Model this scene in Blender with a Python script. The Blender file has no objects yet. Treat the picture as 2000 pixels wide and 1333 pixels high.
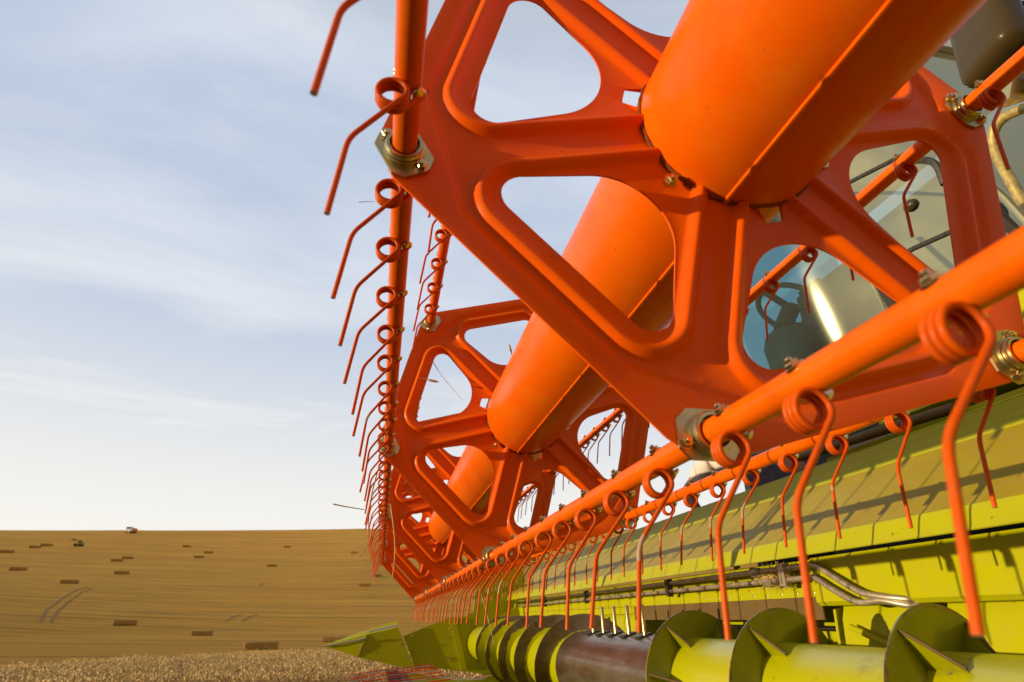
import bpy, math, random
import numpy as np
from mathutils import Vector, Matrix

random.seed(7)
rng = np.random.default_rng(11)
R = math.radians
scn = bpy.context.scene
COL = scn.collection

# ------------------------------------------------------------------ camera
CAM = Vector((-0.6320, 0.4870, -0.7191))
PITCH, YAW = 0.4443, -0.2017
fw = Vector((math.cos(PITCH) * math.cos(YAW), math.cos(PITCH) * math.sin(YAW), math.sin(PITCH)))
rt = Vector((math.sin(YAW), -math.cos(YAW), 0.0))
up = rt.cross(fw)
cd = bpy.data.cameras.new('camera')
cd.sensor_width = 36.0
cd.lens = 1144.38 / 2000 * 36
cd.clip_start = 0.02
cd.clip_end = 6000
cd.dof.use_dof = True
cd.dof.focus_distance = 1.55
cd.dof.aperture_fstop = 5.6
co = bpy.data.objects.new('camera', cd)
COL.objects.link(co)
M3 = Matrix((rt, up, -fw)).transposed()
co.matrix_world = Matrix.Translation(CAM) @ M3.to_4x4()
scn.camera = co

# ------------------------------------------------------------------ sun, sky, exposure
SUN_EL = R(2.2)
SUN_AZ = R(95.5)            # measured from +X towards +Y: the sun stands to the left of the view
sdir = Vector((math.cos(SUN_EL) * math.cos(SUN_AZ), math.cos(SUN_EL) * math.sin(SUN_AZ), math.sin(SUN_EL)))
sl = bpy.data.lights.new('sun', 'SUN')
sl.energy = 5.0
sl.angle = R(0.55)
sl.color = (1.0, 0.82, 0.50)
so = bpy.data.objects.new('sun', sl)
so.rotation_euler = (-sdir).to_track_quat('-Z', 'Y').to_euler()
so.location = (0, 30, 10)
COL.objects.link(so)

world = bpy.data.worlds.new('World')
scn.world = world
world.use_nodes = True
nt = world.node_tree
nt.nodes.clear()
N = nt.nodes.new
L = nt.links.new
w_out = N('ShaderNodeOutputWorld')
w_bg = N('ShaderNodeBackground')
sky = N('ShaderNodeTexSky')
sky.sky_type = 'NISHITA'
sky.sun_disc = False
sky.sun_elevation = SUN_EL
sky.sun_rotation = R(90) - SUN_AZ
sky.altitude = 100
sky.air_density = 1.0
sky.dust_density = 0.6
sky.ozone_density = 1.5
tc = N('ShaderNodeTexCoord')
# thin streaky high cloud, spread on a plane far overhead so it closes up towards the horizon
sep = N('ShaderNodeSeparateXYZ')
L(tc.outputs['Generated'], sep.inputs[0])
mz = N('ShaderNodeMath'); mz.operation = 'MAXIMUM'; mz.inputs[1].default_value = 0.0
L(sep.outputs['Z'], mz.inputs[0])
az_ = N('ShaderNodeMath'); az_.operation = 'ADD'; az_.inputs[1].default_value = 0.22
L(mz.outputs[0], az_.inputs[0])
dx = N('ShaderNodeMath'); dx.operation = 'DIVIDE'; L(sep.outputs['X'], dx.inputs[0]); L(az_.outputs[0], dx.inputs[1])
dy = N('ShaderNodeMath'); dy.operation = 'DIVIDE'; L(sep.outputs['Y'], dy.inputs[0]); L(az_.outputs[0], dy.inputs[1])
cmb = N('ShaderNodeCombineXYZ'); L(dx.outputs[0], cmb.inputs[0]); L(dy.outputs[0], cmb.inputs[1])
mp = N('ShaderNodeMapping'); mp.inputs['Rotation'].default_value = (0, 0, R(24)); mp.inputs['Scale'].default_value = (1.5, 0.6, 1)
L(cmb.outputs[0], mp.inputs[0])
nz = N('ShaderNodeTexNoise'); nz.inputs['Scale'].default_value = 1.5; nz.inputs['Detail'].default_value = 7; nz.inputs['Roughness'].default_value = 0.56; nz.inputs['Distortion'].default_value = 0.7
L(mp.outputs[0], nz.inputs['Vector'])
cr = N('ShaderNodeMapRange'); cr.inputs['From Min'].default_value = 0.36; cr.inputs['From Max'].default_value = 0.72
cr.inputs['To Min'].default_value = 0.12; cr.inputs['To Max'].default_value = 0.95
L(nz.outputs['Fac'], cr.inputs['Value'])
# veil of haze towards the horizon
hz = N('ShaderNodeMapRange'); hz.inputs['From Min'].default_value = 0.05; hz.inputs['From Max'].default_value = 0.62
hz.inputs['To Min'].default_value = 1.0; hz.inputs['To Max'].default_value = 0.0; hz.interpolation_type = 'SMOOTHSTEP'
L(sep.outputs['Z'], hz.inputs['Value'])
mxh = N('ShaderNodeMath'); mxh.operation = 'MAXIMUM'
L(cr.outputs[0], mxh.inputs[0])
hm = N('ShaderNodeMath'); hm.operation = 'MULTIPLY'; hm.inputs[1].default_value = 0.92; L(hz.outputs[0], hm.inputs[0])
L(hm.outputs[0], mxh.inputs[1])
cloudcol = N('ShaderNodeMixRGB')
cloudcol.inputs[1].default_value = (7.1, 7.4, 8.0, 1)       # cloud high up
cloudcol.inputs[2].default_value = (8.7, 8.35, 7.6, 1)       # haze near the horizon
L(hz.outputs[0], cloudcol.inputs[0])
skyt = N('ShaderNodeMixRGB'); skyt.blend_type = 'MULTIPLY'; skyt.inputs[0].default_value = 1
skyt.inputs[2].default_value = (1.0, 1.0, 1.0, 1)
L(sky.outputs[0], skyt.inputs[1])
veil = N('ShaderNodeMixRGB'); veil.inputs[0].default_value = .82; veil.inputs[2].default_value = (4.7, 5.7, 7.4, 1)
L(skyt.outputs[0], veil.inputs[1])
mixs = N('ShaderNodeMixRGB')
L(mxh.outputs[0], mixs.inputs[0]); L(veil.outputs[0], mixs.inputs[1]); L(cloudcol.outputs[0], mixs.inputs[2])
# sky colour dimmed overhead, behind and to the right to cut ambient light
def ramp(out, a, b_, c, d):
    q = N('ShaderNodeMapRange'); q.interpolation_type = 'SMOOTHSTEP'
    q.inputs['From Min'].default_value = a; q.inputs['From Max'].default_value = b_; q.inputs['To Min'].default_value = c; q.inputs['To Max'].default_value = d
    L(out, q.inputs['Value']); return q.outputs[0]
k1 = N('ShaderNodeMath'); k1.operation = 'MULTIPLY'; L(ramp(sep.outputs['X'], -.7, .1, .60, 1), k1.inputs[0]); L(ramp(sep.outputs['Y'], -1, -.55, .60, 1), k1.inputs[1])
k2 = N('ShaderNodeMath'); k2.operation = 'MULTIPLY'; L(k1.outputs[0], k2.inputs[0]); L(ramp(sep.outputs['Z'], .72, 1, 1, .45), k2.inputs[1])
dim = N('ShaderNodeVectorMath'); dim.operation = 'SCALE'; L(mixs.outputs[0], dim.inputs[0]); L(k2.outputs[0], dim.inputs['Scale'])
L(dim.outputs[0], w_bg.inputs['Color'])
w_bg.inputs['Strength'].default_value = 0.115
L(w_bg.outputs[0], w_out.inputs[0])

scn.view_settings.view_transform = 'Standard'
scn.view_settings.look = 'None'
scn.view_settings.exposure = 0.0
scn.view_settings.gamma = 1.0
scn.view_settings.use_curve_mapping = False
scn.cycles.max_bounces = 8
scn.cycles.use_denoising = True

# ------------------------------------------------------------------ materials
def newmat(name):
    m = bpy.data.materials.new(name); m.use_nodes = True
    nt = m.node_tree
    b = nt.nodes['Principled BSDF']
    return m, nt, b

def setin(b, k, v):
    if k in b.inputs: b.inputs[k].default_value = v

def paint(name, col, col2, rough=0.35, scale=6.0, dust=None, dustamt=0.35, coat=0.03, bump=0.0, spec=0.11, chips=0.0):
    m, nt, b = newmat(name)
    n = nt.nodes.new; l = nt.links.new
    tc = n('ShaderNodeTexCoord')
    no = n('ShaderNodeTexNoise'); no.inputs['Scale'].default_value = scale; no.inputs['Detail'].default_value = 6; no.inputs['Roughness'].default_value = 0.62
    l(tc.outputs['Object'], no.inputs['Vector'])
    rp = n('ShaderNodeMapRange'); rp.inputs['From Min'].default_value = .3; rp.inputs['From Max'].default_value = .7
    l(no.outputs['Fac'], rp.inputs['Value'])
    mx = n('ShaderNodeMixRGB'); mx.inputs[1].default_value = (*col, 1); mx.inputs[2].default_value = (*col2, 1)
    l(rp.outputs[0], mx.inputs[0])
    cur = mx.outputs[0]
    if dust:
        n2 = n('ShaderNodeTexNoise'); n2.inputs['Scale'].default_value = scale * 3.1; n2.inputs['Detail'].default_value = 9; n2.inputs['Roughness'].default_value = 0.75
        l(tc.outputs['Object'], n2.inputs['Vector'])
        r2 = n('ShaderNodeMapRange'); r2.inputs['From Min'].default_value = .44; r2.inputs['From Max'].default_value = .78; r2.inputs['To Max'].default_value = dustamt
        l(n2.outputs['Fac'], r2.inputs['Value'])
        m2 = n('ShaderNodeMixRGB'); l(r2.outputs[0], m2.inputs[0]); l(cur, m2.inputs[1]); m2.inputs[2].default_value = (*dust, 1)
        cur = m2.outputs[0]
    if chips > 0:
        n3 = n('ShaderNodeTexNoise'); n3.inputs['Scale'].default_value = 38; n3.inputs['Detail'].default_value = 4
        l(tc.outputs['Object'], n3.inputs['Vector'])
        r3 = n('ShaderNodeMapRange'); r3.inputs['From Min'].default_value = .70; r3.inputs['From Max'].default_value = .73; r3.inputs['To Max'].default_value = chips
        l(n3.outputs['Fac'], r3.inputs['Value'])
        m3 = n('ShaderNodeMixRGB'); l(r3.outputs[0], m3.inputs[0]); l(cur, m3.inputs[1]); m3.inputs[2].default_value = (.05, .035, .015, 1)
        cur = m3.outputs[0]
    l(cur, b.inputs['Base Color'])
    rr = n('ShaderNodeMapRange'); rr.inputs['To Min'].default_value = rough * .8; rr.inputs['To Max'].default_value = rough * 1.35
    l(no.outputs['Fac'], rr.inputs['Value']); l(rr.outputs[0], b.inputs['Roughness'])
    setin(b, 'Coat Weight', coat); setin(b, 'Coat Roughness', .18); setin(b, 'Specular IOR Level', spec)
    # orange-peel and fine dirt relief
    n4 = n('ShaderNodeTexNoise'); n4.inputs['Scale'].default_value = 260; n4.inputs['Detail'].default_value = 3
    l(tc.outputs['Object'], n4.inputs['Vector'])
    bp = n('ShaderNodeBump'); bp.inputs['Strength'].default_value = .10 + bump; bp.inputs['Distance'].default_value = .0006
    l(n4.outputs['Fac'], bp.inputs['Height']); l(bp.outputs[0], b.inputs['Normal'])
    return m

def metal(name, col, rough=.3, col2=None, scale=40, metallic=1.0):
    m, nt, b = newmat(name)
    n = nt.nodes.new; l = nt.links.new
    tc = n('ShaderNodeTexCoord'); no = n('ShaderNodeTexNoise'); no.inputs['Scale'].default_value = scale; no.inputs['Detail'].default_value = 5
    l(tc.outputs['Object'], no.inputs['Vector'])
    mx = n('ShaderNodeMixRGB'); mx.inputs[1].default_value = (*col, 1); mx.inputs[2].default_value = (*(col2 or [c * .6 for c in col]), 1)
    rp = n('ShaderNodeMapRange'); rp.inputs['From Min'].default_value = .35; rp.inputs['From Max'].default_value = .7
    l(no.outputs['Fac'], rp.inputs['Value']); l(rp.outputs[0], mx.inputs[0]); l(mx.outputs[0], b.inputs['Base Color'])
    b.inputs['Metallic'].default_value = metallic
    rr = n('ShaderNodeMapRange'); rr.inputs['To Min'].default_value = rough * .7; rr.inputs['To Max'].default_value = rough * 1.4
    l(no.outputs['Fac'], rr.inputs['Value']); l(rr.outputs[0], b.inputs['Roughness'])
    return m

ORG = (0.82, 0.106, 0.0)
M = {}
M['orange'] = paint('orange_paint', ORG, (0.74, 0.086, 0.0), .36, 5, dust=(.46, .15, .0), dustamt=.28, chips=.35)
M['orange_tube'] = paint('orange_tube_paint', (0.76, .112, .0), (.66, .086, .0), .32, 3.5, dust=(.58, .20, .01), dustamt=.42, coat=.08, chips=.25)
M['orange_wire'] = paint('orange_wire_paint', (0.68, .095, .0), (.54, .064, .0), .34, 30, dust=(.30, .12, .05), dustamt=.35)
def wear_wire(m):
    nt = m.node_tree; b = nt.nodes['Principled BSDF']; n = nt.nodes.new; l = nt.links.new
    src = b.inputs['Base Color'].links[0].from_socket
    tc = n('ShaderNodeTexCoord'); sp = n('ShaderNodeSeparateXYZ'); l(tc.outputs['Object'], sp.inputs[0])
    oi = n('ShaderNodeObjectInfo')
    d = n('ShaderNodeMath'); d.operation = 'ADD'; d.inputs[1].default_value = .119; l(sp.outputs['Z'], d.inputs[0])
    ab = n('ShaderNodeMath'); ab.operation = 'ABSOLUTE'; l(d.outputs[0], ab.inputs[0])
    no = n('ShaderNodeTexNoise'); no.inputs['Scale'].default_value = 90; l(tc.outputs['Object'], no.inputs['Vector'])
    a1 = n('ShaderNodeMath'); a1.operation = 'MULTIPLY_ADD'; a1.inputs[1].default_value = .03; l(no.outputs['Fac'], a1.inputs[0]); l(ab.outputs[0], a1.inputs[2])
    rr = n('ShaderNodeMapRange'); rr.inputs['From Min'].default_value = .3; rr.inputs['From Max'].default_value = 1.0; rr.inputs['To Min'].default_value = -.01; rr.inputs['To Max'].default_value = .032
    l(oi.outputs['Random'], rr.inputs['Value'])
    lt = n('ShaderNodeMath'); lt.operation = 'LESS_THAN'; l(a1.outputs[0], lt.inputs[0]); l(rr.outputs[0], lt.inputs[1])
    sx = n('ShaderNodeMath'); sx.operation = 'LESS_THAN'; sx.inputs[1].default_value = -.2126; l(sp.outputs['Z'], sx.inputs[0])
    mxx = n('ShaderNodeMath'); mxx.operation = 'MAXIMUM'; l(lt.outputs[0], mxx.inputs[0]); l(sx.outputs[0], mxx.inputs[1])
    mf = n('ShaderNodeMath'); mf.operation = 'MULTIPLY'; mf.inputs[1].default_value = .8; l(mxx.outputs[0], mf.inputs[0])
    mx = n('ShaderNodeMixRGB'); l(mf.outputs[0], mx.inputs[0]); l(src, mx.inputs[1]); mx.inputs[2].default_value = (.42, .33, .24, 1)
    l(mx.outputs[0], b.inputs['Base Color'])
wear_wire(M['orange_wire'])
M['green'] = paint('lime_green_paint', (.39, .375, .0), (.35, .34, .0), .36, 4, dust=(.36, .27, .05), dustamt=.30, chips=.5)
M['green_dusty'] = paint('dusty_green_paint', (.34, .255, .002), (.30, .205, .004), .5, 9, dust=(.33, .22, .06), dustamt=.65, chips=.35, coat=.05, bump=.3)
M['zinc'] = metal('yellow_zinc', (.62, .47, .19), .32, (.46, .42, .26))
M['steel'] = metal('pipe_steel', (.60, .50, .36), .38, (.36, .27, .17), metallic=.7)
M['brass'] = metal('bolt_zinc', (.72, .55, .25), .24, (.60, .42, .22))
M['darksteel'] = metal('dark_steel', (.10, .085, .07), .45, (.05, .04, .03), metallic=.7)
M['black'] = paint('black_plastic', (.025, .022, .020), (.035, .028, .022), .42, 8, dust=(.12, .09, .05), dustamt=.3, coat=0)
M['mirror_plastic'] = paint('brown_black_plastic', (.055, .036, .012), (.045, .030, .012), .34, 3, dust=(.12, .08, .03), dustamt=.15, coat=.1)
M['rubber'] = paint('brown_rubber', (.14, .085, .030), (.11, .065, .022), .6, 7, dust=(.20, .13, .06), dustamt=.4, coat=0)
M['straw'] = paint('straw', (.62, .44, .15), (.50, .33, .09), .6, 30, coat=0)
M['red'] = paint('red_rod_paint', (.70, .045, .008), (.62, .04, .008), .4, 9, coat=.2)
M['white'] = paint('white_paint', (.78, .78, .76), (.70, .70, .68), .4, 3)
M['grey'] = paint('grey_plastic', (.045, .048, .038), (.03, .034, .028), .5, 5, coat=0)
M['skin'] = paint('skin', (.36, .17, .09), (.32, .15, .08), .5, 14, coat=0)
M['shirt'] = paint('white_cotton', (.66, .58, .54), (.58, .50, .46), .85, 18, coat=0)
M['trousers'] = paint('grey_cotton', (.075, .060, .075), (.055, .045, .060), .9, 22, dust=(.14, .11, .08), dustamt=.3, coat=0)
M['hair'] = paint('dark_hair', (.04, .025, .015), (.03, .02, .012), .7, 60, coat=0)

# auger paint: green, worn to brown steel on the rims and the middle drum
def auger_mat(name, r0, drum=False, gcol=(.30, .30, .0), worn=0.0):
    m, nt, b = newmat(name)
    n = nt.nodes.new; l = nt.links.new
    tc = n('ShaderNodeTexCoord'); sp = n('ShaderNodeSeparateXYZ'); l(tc.outputs['Object'], sp.inputs[0])
    cb = n('ShaderNodeCombineXYZ'); l(sp.outputs['Y'], cb.inputs[0]); l(sp.outputs['Z'], cb.inputs[1])
    ln = n('ShaderNodeVectorMath'); ln.operation = 'LENGTH'; l(cb.outputs[0], ln.inputs[0])
    no = n('ShaderNodeTexNoise'); no.inputs['Scale'].default_value = 9; no.inputs['Detail'].default_value = 8; no.inputs['Roughness'].default_value = .7
    l(tc.outputs['Object'], no.inputs['Vector'])
    ad = n('ShaderNodeMath'); ad.operation = 'MULTIPLY_ADD'; ad.inputs[1].default_value = .075; l(no.outputs['Fac'], ad.inputs[0]); l(ln.outputs['Value'], ad.inputs[2])
    wr = n('ShaderNodeMapRange'); wr.inputs['From Min'].default_value = 2.6; wr.inputs['From Max'].default_value = 4.9; wr.inputs['To Min'].default_value = worn; wr.inputs['To Max'].default_value = 0
    l(sp.outputs['X'], wr.inputs['Value']); ad0 = ad; ad = n('ShaderNodeMath'); l(ad0.outputs[0], ad.inputs[0]); l(wr.outputs[0], ad.inputs[1])
    rp = n('ShaderNodeMapRange'); rp.inputs['From Min'].default_value = r0; rp.inputs['From Max'].default_value = r0 + .004
    l(ad.outputs[0], rp.inputs['Value'])
    n2 = n('ShaderNodeTexNoise'); n2.inputs['Scale'].default_value = 6; n2.inputs['Detail'].default_value = 9; n2.inputs['Roughness'].default_value = .72
    mp = n('ShaderNodeMapping'); mp.inputs['Scale'].default_value = (.6, 2.5, 2.5) if drum else (1, 1, 1)
    l(tc.outputs['Object'], mp.inputs[0]); l(mp.outputs[0], n2.inputs['Vector'])
    # bare worn steel
    st = n('ShaderNodeMixRGB'); st.inputs[1].default_value = (.15, .085, .035, 1); st.inputs[2].default_value = (.27, .22, .16, 1)
    r4 = n('ShaderNodeMapRange'); r4.inputs['From Min'].default_value = .38; r4.inputs['From Max'].default_value = .66
    l(n2.outputs['Fac'], r4.inputs['Value']); l(r4.outputs[0], st.inputs[0])
    # green, with dark scratches and dirt
    g = n('ShaderNodeMixRGB'); g.inputs[1].default_value = (*gcol, 1); g.inputs[2].default_value = (.13, .11, .012, 1)
    r5 = n('ShaderNodeMapRange'); r5.inputs['From Min'].default_value = .60; r5.inputs['From Max'].default_value = .76; r5.inputs['To Max'].default_value = .8
    l(n2.outputs['Fac'], r5.inputs['Value']); l(r5.outputs[0], g.inputs[0])
    mx = n('ShaderNodeMixRGB'); l(rp.outputs[0], mx.inputs[0]); l(g.outputs[0], mx.inputs[1]); l(st.outputs[0], mx.inputs[2])
    l(mx.outputs[0], b.inputs['Base Color'])
    mm = n('ShaderNodeMath'); mm.operation = 'MULTIPLY'; mm.inputs[1].default_value = .75; l(rp.outputs[0], mm.inputs[0]); l(mm.outputs[0], b.inputs['Metallic'])
    b.inputs['Roughness'].default_value = .3
    setin(b, 'Coat Weight', .15)
    return m
M['flight'] = auger_mat('auger_flight_worn_rim', .268, worn=.075)
M['flight_r'] = auger_mat('auger_flight_shaded', .283, gcol=(.24, .24, .0))  # flight greens darker than the tube's: shade of unlit faces in the colour
M['drum'] = auger_mat('auger_drum_worn', .175, True)
M['auger_tube'] = auger_mat('auger_tube_paint', .212, gcol=(.40, .385, .0))

# glass of the cab
m, gnt, b = newmat('tinted_cab_glass')
gnt.nodes.remove(b)
n = gnt.nodes.new; l = gnt.links.new
go = gnt.nodes['Material Output']
tr = n('ShaderNodeBsdfTransparent'); tr.inputs[0].default_value = (.34, .60, .66, 1)
gl = n('ShaderNodeBsdfGlossy'); gl.inputs['Color'].default_value = (.95, .93, .66, 1); gl.inputs['Roughness'].default_value = .085
df = n('ShaderNodeBsdfDiffuse'); df.inputs[0].default_value = (.60, .56, .30, 1)  # warm film, partly dust, partly painted stand-in for the reflected bright sky
fr = n('ShaderNodeFresnel'); fr.inputs['IOR'].default_value = 2.3
gtc = n('ShaderNodeTexCoord'); gno = n('ShaderNodeTexNoise'); gno.inputs['Scale'].default_value = 2.2; gno.inputs['Detail'].default_value = 8
l(gtc.outputs['Object'], gno.inputs['Vector'])
gr_ = n('ShaderNodeMapRange'); gr_.inputs['From Min'].default_value = .3; gr_.inputs['From Max'].default_value = .75; gr_.inputs['To Min'].default_value = .12; gr_.inputs['To Max'].default_value = .6
l(gno.outputs['Fac'], gr_.inputs['Value'])
gs3 = n('ShaderNodeSeparateXYZ'); l(gtc.outputs['Object'], gs3.inputs[0])
gfx = n('ShaderNodeMapRange'); gfx.inputs['From Min'].default_value = 2.0; gfx.inputs['From Max'].default_value = 2.55; gfx.inputs['To Min'].default_value = .50; gfx.inputs['To Max'].default_value = .02
l(gs3.outputs['X'], gfx.inputs['Value'])
gmx = n('ShaderNodeMath'); gmx.operation = 'MAXIMUM'
frm = n('ShaderNodeMath'); frm.operation = 'MULTIPLY'; frm.inputs[1].default_value = .30; l(fr.outputs[0], frm.inputs[0])
l(frm.outputs[0], gmx.inputs[0]); l(gfx.outputs[0], gmx.inputs[1])
ms = n('ShaderNodeMixShader'); l(gmx.outputs[0], ms.inputs[0]); l(tr.outputs[0], ms.inputs[1]); l(gl.outputs[0], ms.inputs[2])
gsp = n('ShaderNodeSeparateXYZ'); l(gtc.outputs['Object'], gsp.inputs[0])
gx = n('ShaderNodeMapRange'); gx.inputs['From Min'].default_value = 1.95; gx.inputs['From Max'].default_value = 2.5; gx.inputs['To Min'].default_value = 1.0; gx.inputs['To Max'].default_value = .03
l(gsp.outputs['X'], gx.inputs['Value'])
gm = n('ShaderNodeMath'); gm.operation = 'MULTIPLY'; l(gr_.outputs[0], gm.inputs[0]); l(gx.outputs[0], gm.inputs[1])
ms2 = n('ShaderNodeMixShader'); l(gm.outputs[0], ms2.inputs[0]); l(ms.outputs[0], ms2.inputs[1]); l(df.outputs[0], ms2.inputs[2])
l(ms2.outputs[0], go.inputs[0])
M['glass'] = m

# ------------------------------------------------------------------ mesh helpers
class MB:
    def __init__(s): s.v = []; s.f = []
    def add(s, vs, fs):
        o = len(s.v); s.v += [tuple(v) for v in vs]; s.f += [tuple(i + o for i in f) for f in fs]; return o
    def box(s, a, b, rot=None, c=None):
        (x0, y0, z0), (x1, y1, z1) = a, b
        vs = [(x0, y0, z0), (x1, y0, z0), (x1, y1, z0), (x0, y1, z0), (x0, y0, z1), (x1, y0, z1), (x1, y1, z1), (x0, y1, z1)]
        if rot is not None:
            c = Vector(c) if c else Vector(((x0 + x1) / 2, (y0 + y1) / 2, (z0 + z1) / 2))
            vs = [tuple(rot @ (Vector(v) - c) + c) for v in vs]
        s.add(vs, [(0, 3, 2, 1), (4, 5, 6, 7), (0, 1, 5, 4), (1, 2, 6, 5), (2, 3, 7, 6), (3, 0, 4, 7)])
        return s
    def tube(s, pts, r, n=10, cap=True):
        pts = [Vector(p) for p in pts]
        rs = r if isinstance(r, (list, tuple)) else [r] * len(pts)
        T = []
        for i in range(len(pts)):
            a = pts[max(i - 1, 0)]; b_ = pts[min(i + 1, len(pts) - 1)]
            T.append((b_ - a).normalized())
        u = T[0].orthogonal().normalized()
        vs = []
        for i, p in enumerate(pts):
            if i: u = (u - T[i] * u.dot(T[i])).normalized()
            w = T[i].cross(u)
            for k in range(n):
                a = 2 * math.pi * k / n
                vs.append(p + (u * math.cos(a) + w * math.sin(a)) * rs[i])
        fs = []
        for i in range(len(pts) - 1):
            for k in range(n):
                fs.append((i * n + k, i * n + (k + 1) % n, (i + 1) * n + (k + 1) % n, (i + 1) * n + k))
        if cap:
            fs.append(tuple(reversed(range(n)))); fs.append(tuple(range((len(pts) - 1) * n, len(pts) * n)))
        s.add(vs, fs); return s
    def prism(s, poly, axis, a, b_):
        """poly of 2D points extruded along axis 0/1/2 from a to b"""
        def P(q, t):
            if axis == 0: return (t, q[0], q[1])
            if axis == 1: return (q[0], t, q[1])
            return (q[0], q[1], t)
        n = len(poly)
        s.add([P(q, a) for q in poly] + [P(q, b_) for q in poly],
              [tuple(range(n)), tuple(reversed(range(n, 2 * n)))] + [(i, i + n, (i + 1) % n + n, (i + 1) % n) for i in range(n)])
        return s
    def lathe(s, prof, n=32, org=(0, 0, 0), axis=0):
        """prof: (t, r) along axis"""
        vs = []; org = Vector(org)
        for t, r in prof:
            for k in range(n):
                a = 2 * math.pi * k / n
                q = (t, r * math.cos(a), r * math.sin(a))
                if axis == 2: q = (q[1], q[2], q[0])
                if axis == 1: q = (q[1], q[0], q[2])
                vs.append(org + Vector(q))
        fs = [(i * n + k, i * n + (k + 1) % n, (i + 1) * n + (k + 1) % n, (i + 1) * n + k) for i in range(len(prof) - 1) for k in range(n)]
        s.add(vs, fs); return s
    def mesh(s, name, mat, smooth=True, sharp=38, doubles=0.0):
        me = bpy.data.meshes.new(name)
        me.from_pydata(s.v, [], s.f)
        if doubles:
            import bmesh
            bm = bmesh.new(); bm.from_mesh(me)
            bmesh.ops.remove_doubles(bm, verts=bm.verts, dist=doubles)
            bmesh.ops.recalc_face_normals(bm, faces=bm.faces)
            bm.to_mesh(me); bm.free()
        me.materials.append(mat)
        if smooth:
            me.polygons.foreach_set('use_smooth', [True] * len(me.polygons))
            me.set_sharp_from_angle(angle=R(sharp))
        me.update()
        return me
    def obj(s, name, mat, parent=None, **k):
        import bmesh
        me = s.mesh(name, mat, **k)
        bm = bmesh.new(); bm.from_mesh(me); bmesh.ops.recalc_face_normals(bm, faces=bm.faces); bm.to_mesh(me); bm.free()
        if k.get('smooth', True): me.set_sharp_from_angle(angle=R(k.get('sharp', 38)))
        return link(name, me, parent)

def link(name, me, parent=None, loc=None, rot=None, scale=None):
    o = bpy.data.objects.new(name, me); COL.objects.link(o)
    if parent is not None: o.parent = parent
    if loc is not None: o.location = loc
    if rot is not None: o.rotation_euler = rot
    if scale is not None: o.scale = scale
    return o

def tag(o, label=None, cat=None, group=None, kind=None):
    if label: o['label'] = label
    if cat: o['category'] = cat
    if group: o['group'] = group
    if kind: o['kind'] = kind
    return o

def thing(name, label, cat, loc=(0, 0, 0), rotz=0, group=None):
    o = bpy.data.objects.new(name, None); COL.objects.link(o)
    o.location = loc; o.rotation_euler = (0, 0, rotz); o.empty_display_size = .2
    return tag(o, label, cat, group)

def arc(c, r, a0, a1, n, plane='yz', x=0):
    return [(x, c[0] + r * math.cos(R(a0 + (a1 - a0) * i / n)), c[1] + r * math.sin(R(a0 + (a1 - a0) * i / n))) for i in range(n + 1)]

# ------------------------------------------------------------------ terrain
GD = np.array([0, 4, 9, 13, 26, 46, 60, 75, 95, 120, 145, 170, 200, 230, 245, 260, 300, 420, 800, 3000.])
GZ = np.array([-.62, -1.05, -1.45, -1.65, -1.87, -2.0, -1.85, -1.25, 1.9, 6.6, 11.0, 15.9, 22.4, 29.2, 31.6, 32.8, 31, 20, 0, -30.])
def terr(x, y):
    """height relative to the world, from distance and bearing around the machine"""
    ddx = x - CAM.x; ddy = y - CAM.y
    d = np.hypot(ddx, ddy); a = np.degrees(np.arctan2(ddy, ddx))
    z = np.interp(d, GD, GZ)
    f = np.interp(a, [-180, -110, -60, -25, 2, 12, 21, 29, 45, 70, 180], [.15, .1, .6, 1.02, 1.02, .95, .88, .80, .5, .0, .15])
    z = np.where(d > 46, -2.0 + (z + 2.0) * f, z)
    z = z + .25 * np.sin(x * .021 + 1) * np.sin(y * .017 + .4) * np.clip((d - 60) / 60, 0, 1)
    return CAM.z + z

azs = np.radians(np.concatenate([np.arange(-180, -60, 4.), np.arange(-60, 60, .8), np.arange(60, 180, 4.)]))
ds = np.concatenate([[0.01], np.linspace(1.5, 20, 16), np.linspace(22, 75, 28), np.linspace(77, 260, 90), np.geomspace(270, 3000, 24)])
AZ, DD = np.meshgrid(azs, ds, indexing='ij')
X = CAM.x + DD * np.cos(AZ); Y = CAM.y + DD * np.sin(AZ); Z = terr(X, Y)
na, nd = X.shape
vs = np.stack([X, Y, Z], -1).reshape(-1, 3)
fs = [(i * nd + j, i * nd + j + 1, ((i + 1) % na) * nd + j + 1, ((i + 1) % na) * nd + j) for i in range(na) for j in range(nd - 1)]
me = bpy.data.meshes.new('stubble_field'); me.from_pydata(vs.tolist(), [], fs)
me.polygons.foreach_set('use_smooth', [True] * len(me.polygons))
m, nt, b = newmat('stubble')
n = nt.nodes.new; l = nt.links.new
tc = n('ShaderNodeTexCoord')
def nnoise(scale, vec, detail=6, rough=.6, dist=0):
    q = n('ShaderNodeTexNoise'); q.inputs['Scale'].default_value = scale; q.inputs['Detail'].default_value = detail; q.inputs['Roughness'].default_value = rough; q.inputs['Distortion'].default_value = dist
    l(vec, q.inputs['Vector']); return q.outputs['Fac']
def nmap(sc, rot=0):
    q = n('ShaderNodeMapping'); q.inputs['Scale'].default_value = sc; q.inputs['Rotation'].default_value = (0, 0, rot); l(tc.outputs['Object'], q.inputs[0]); return q.outputs[0]
def nrange(v, a, b_, c=0, d=1):
    q = n('ShaderNodeMapRange'); q.inputs['From Min'].default_value = a; q.inputs['From Max'].default_value = b_; q.inputs['To Min'].default_value = c; q.inputs['To Max'].default_value = d; l(v, q.inputs['Value']); return q.outputs[0]
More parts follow.
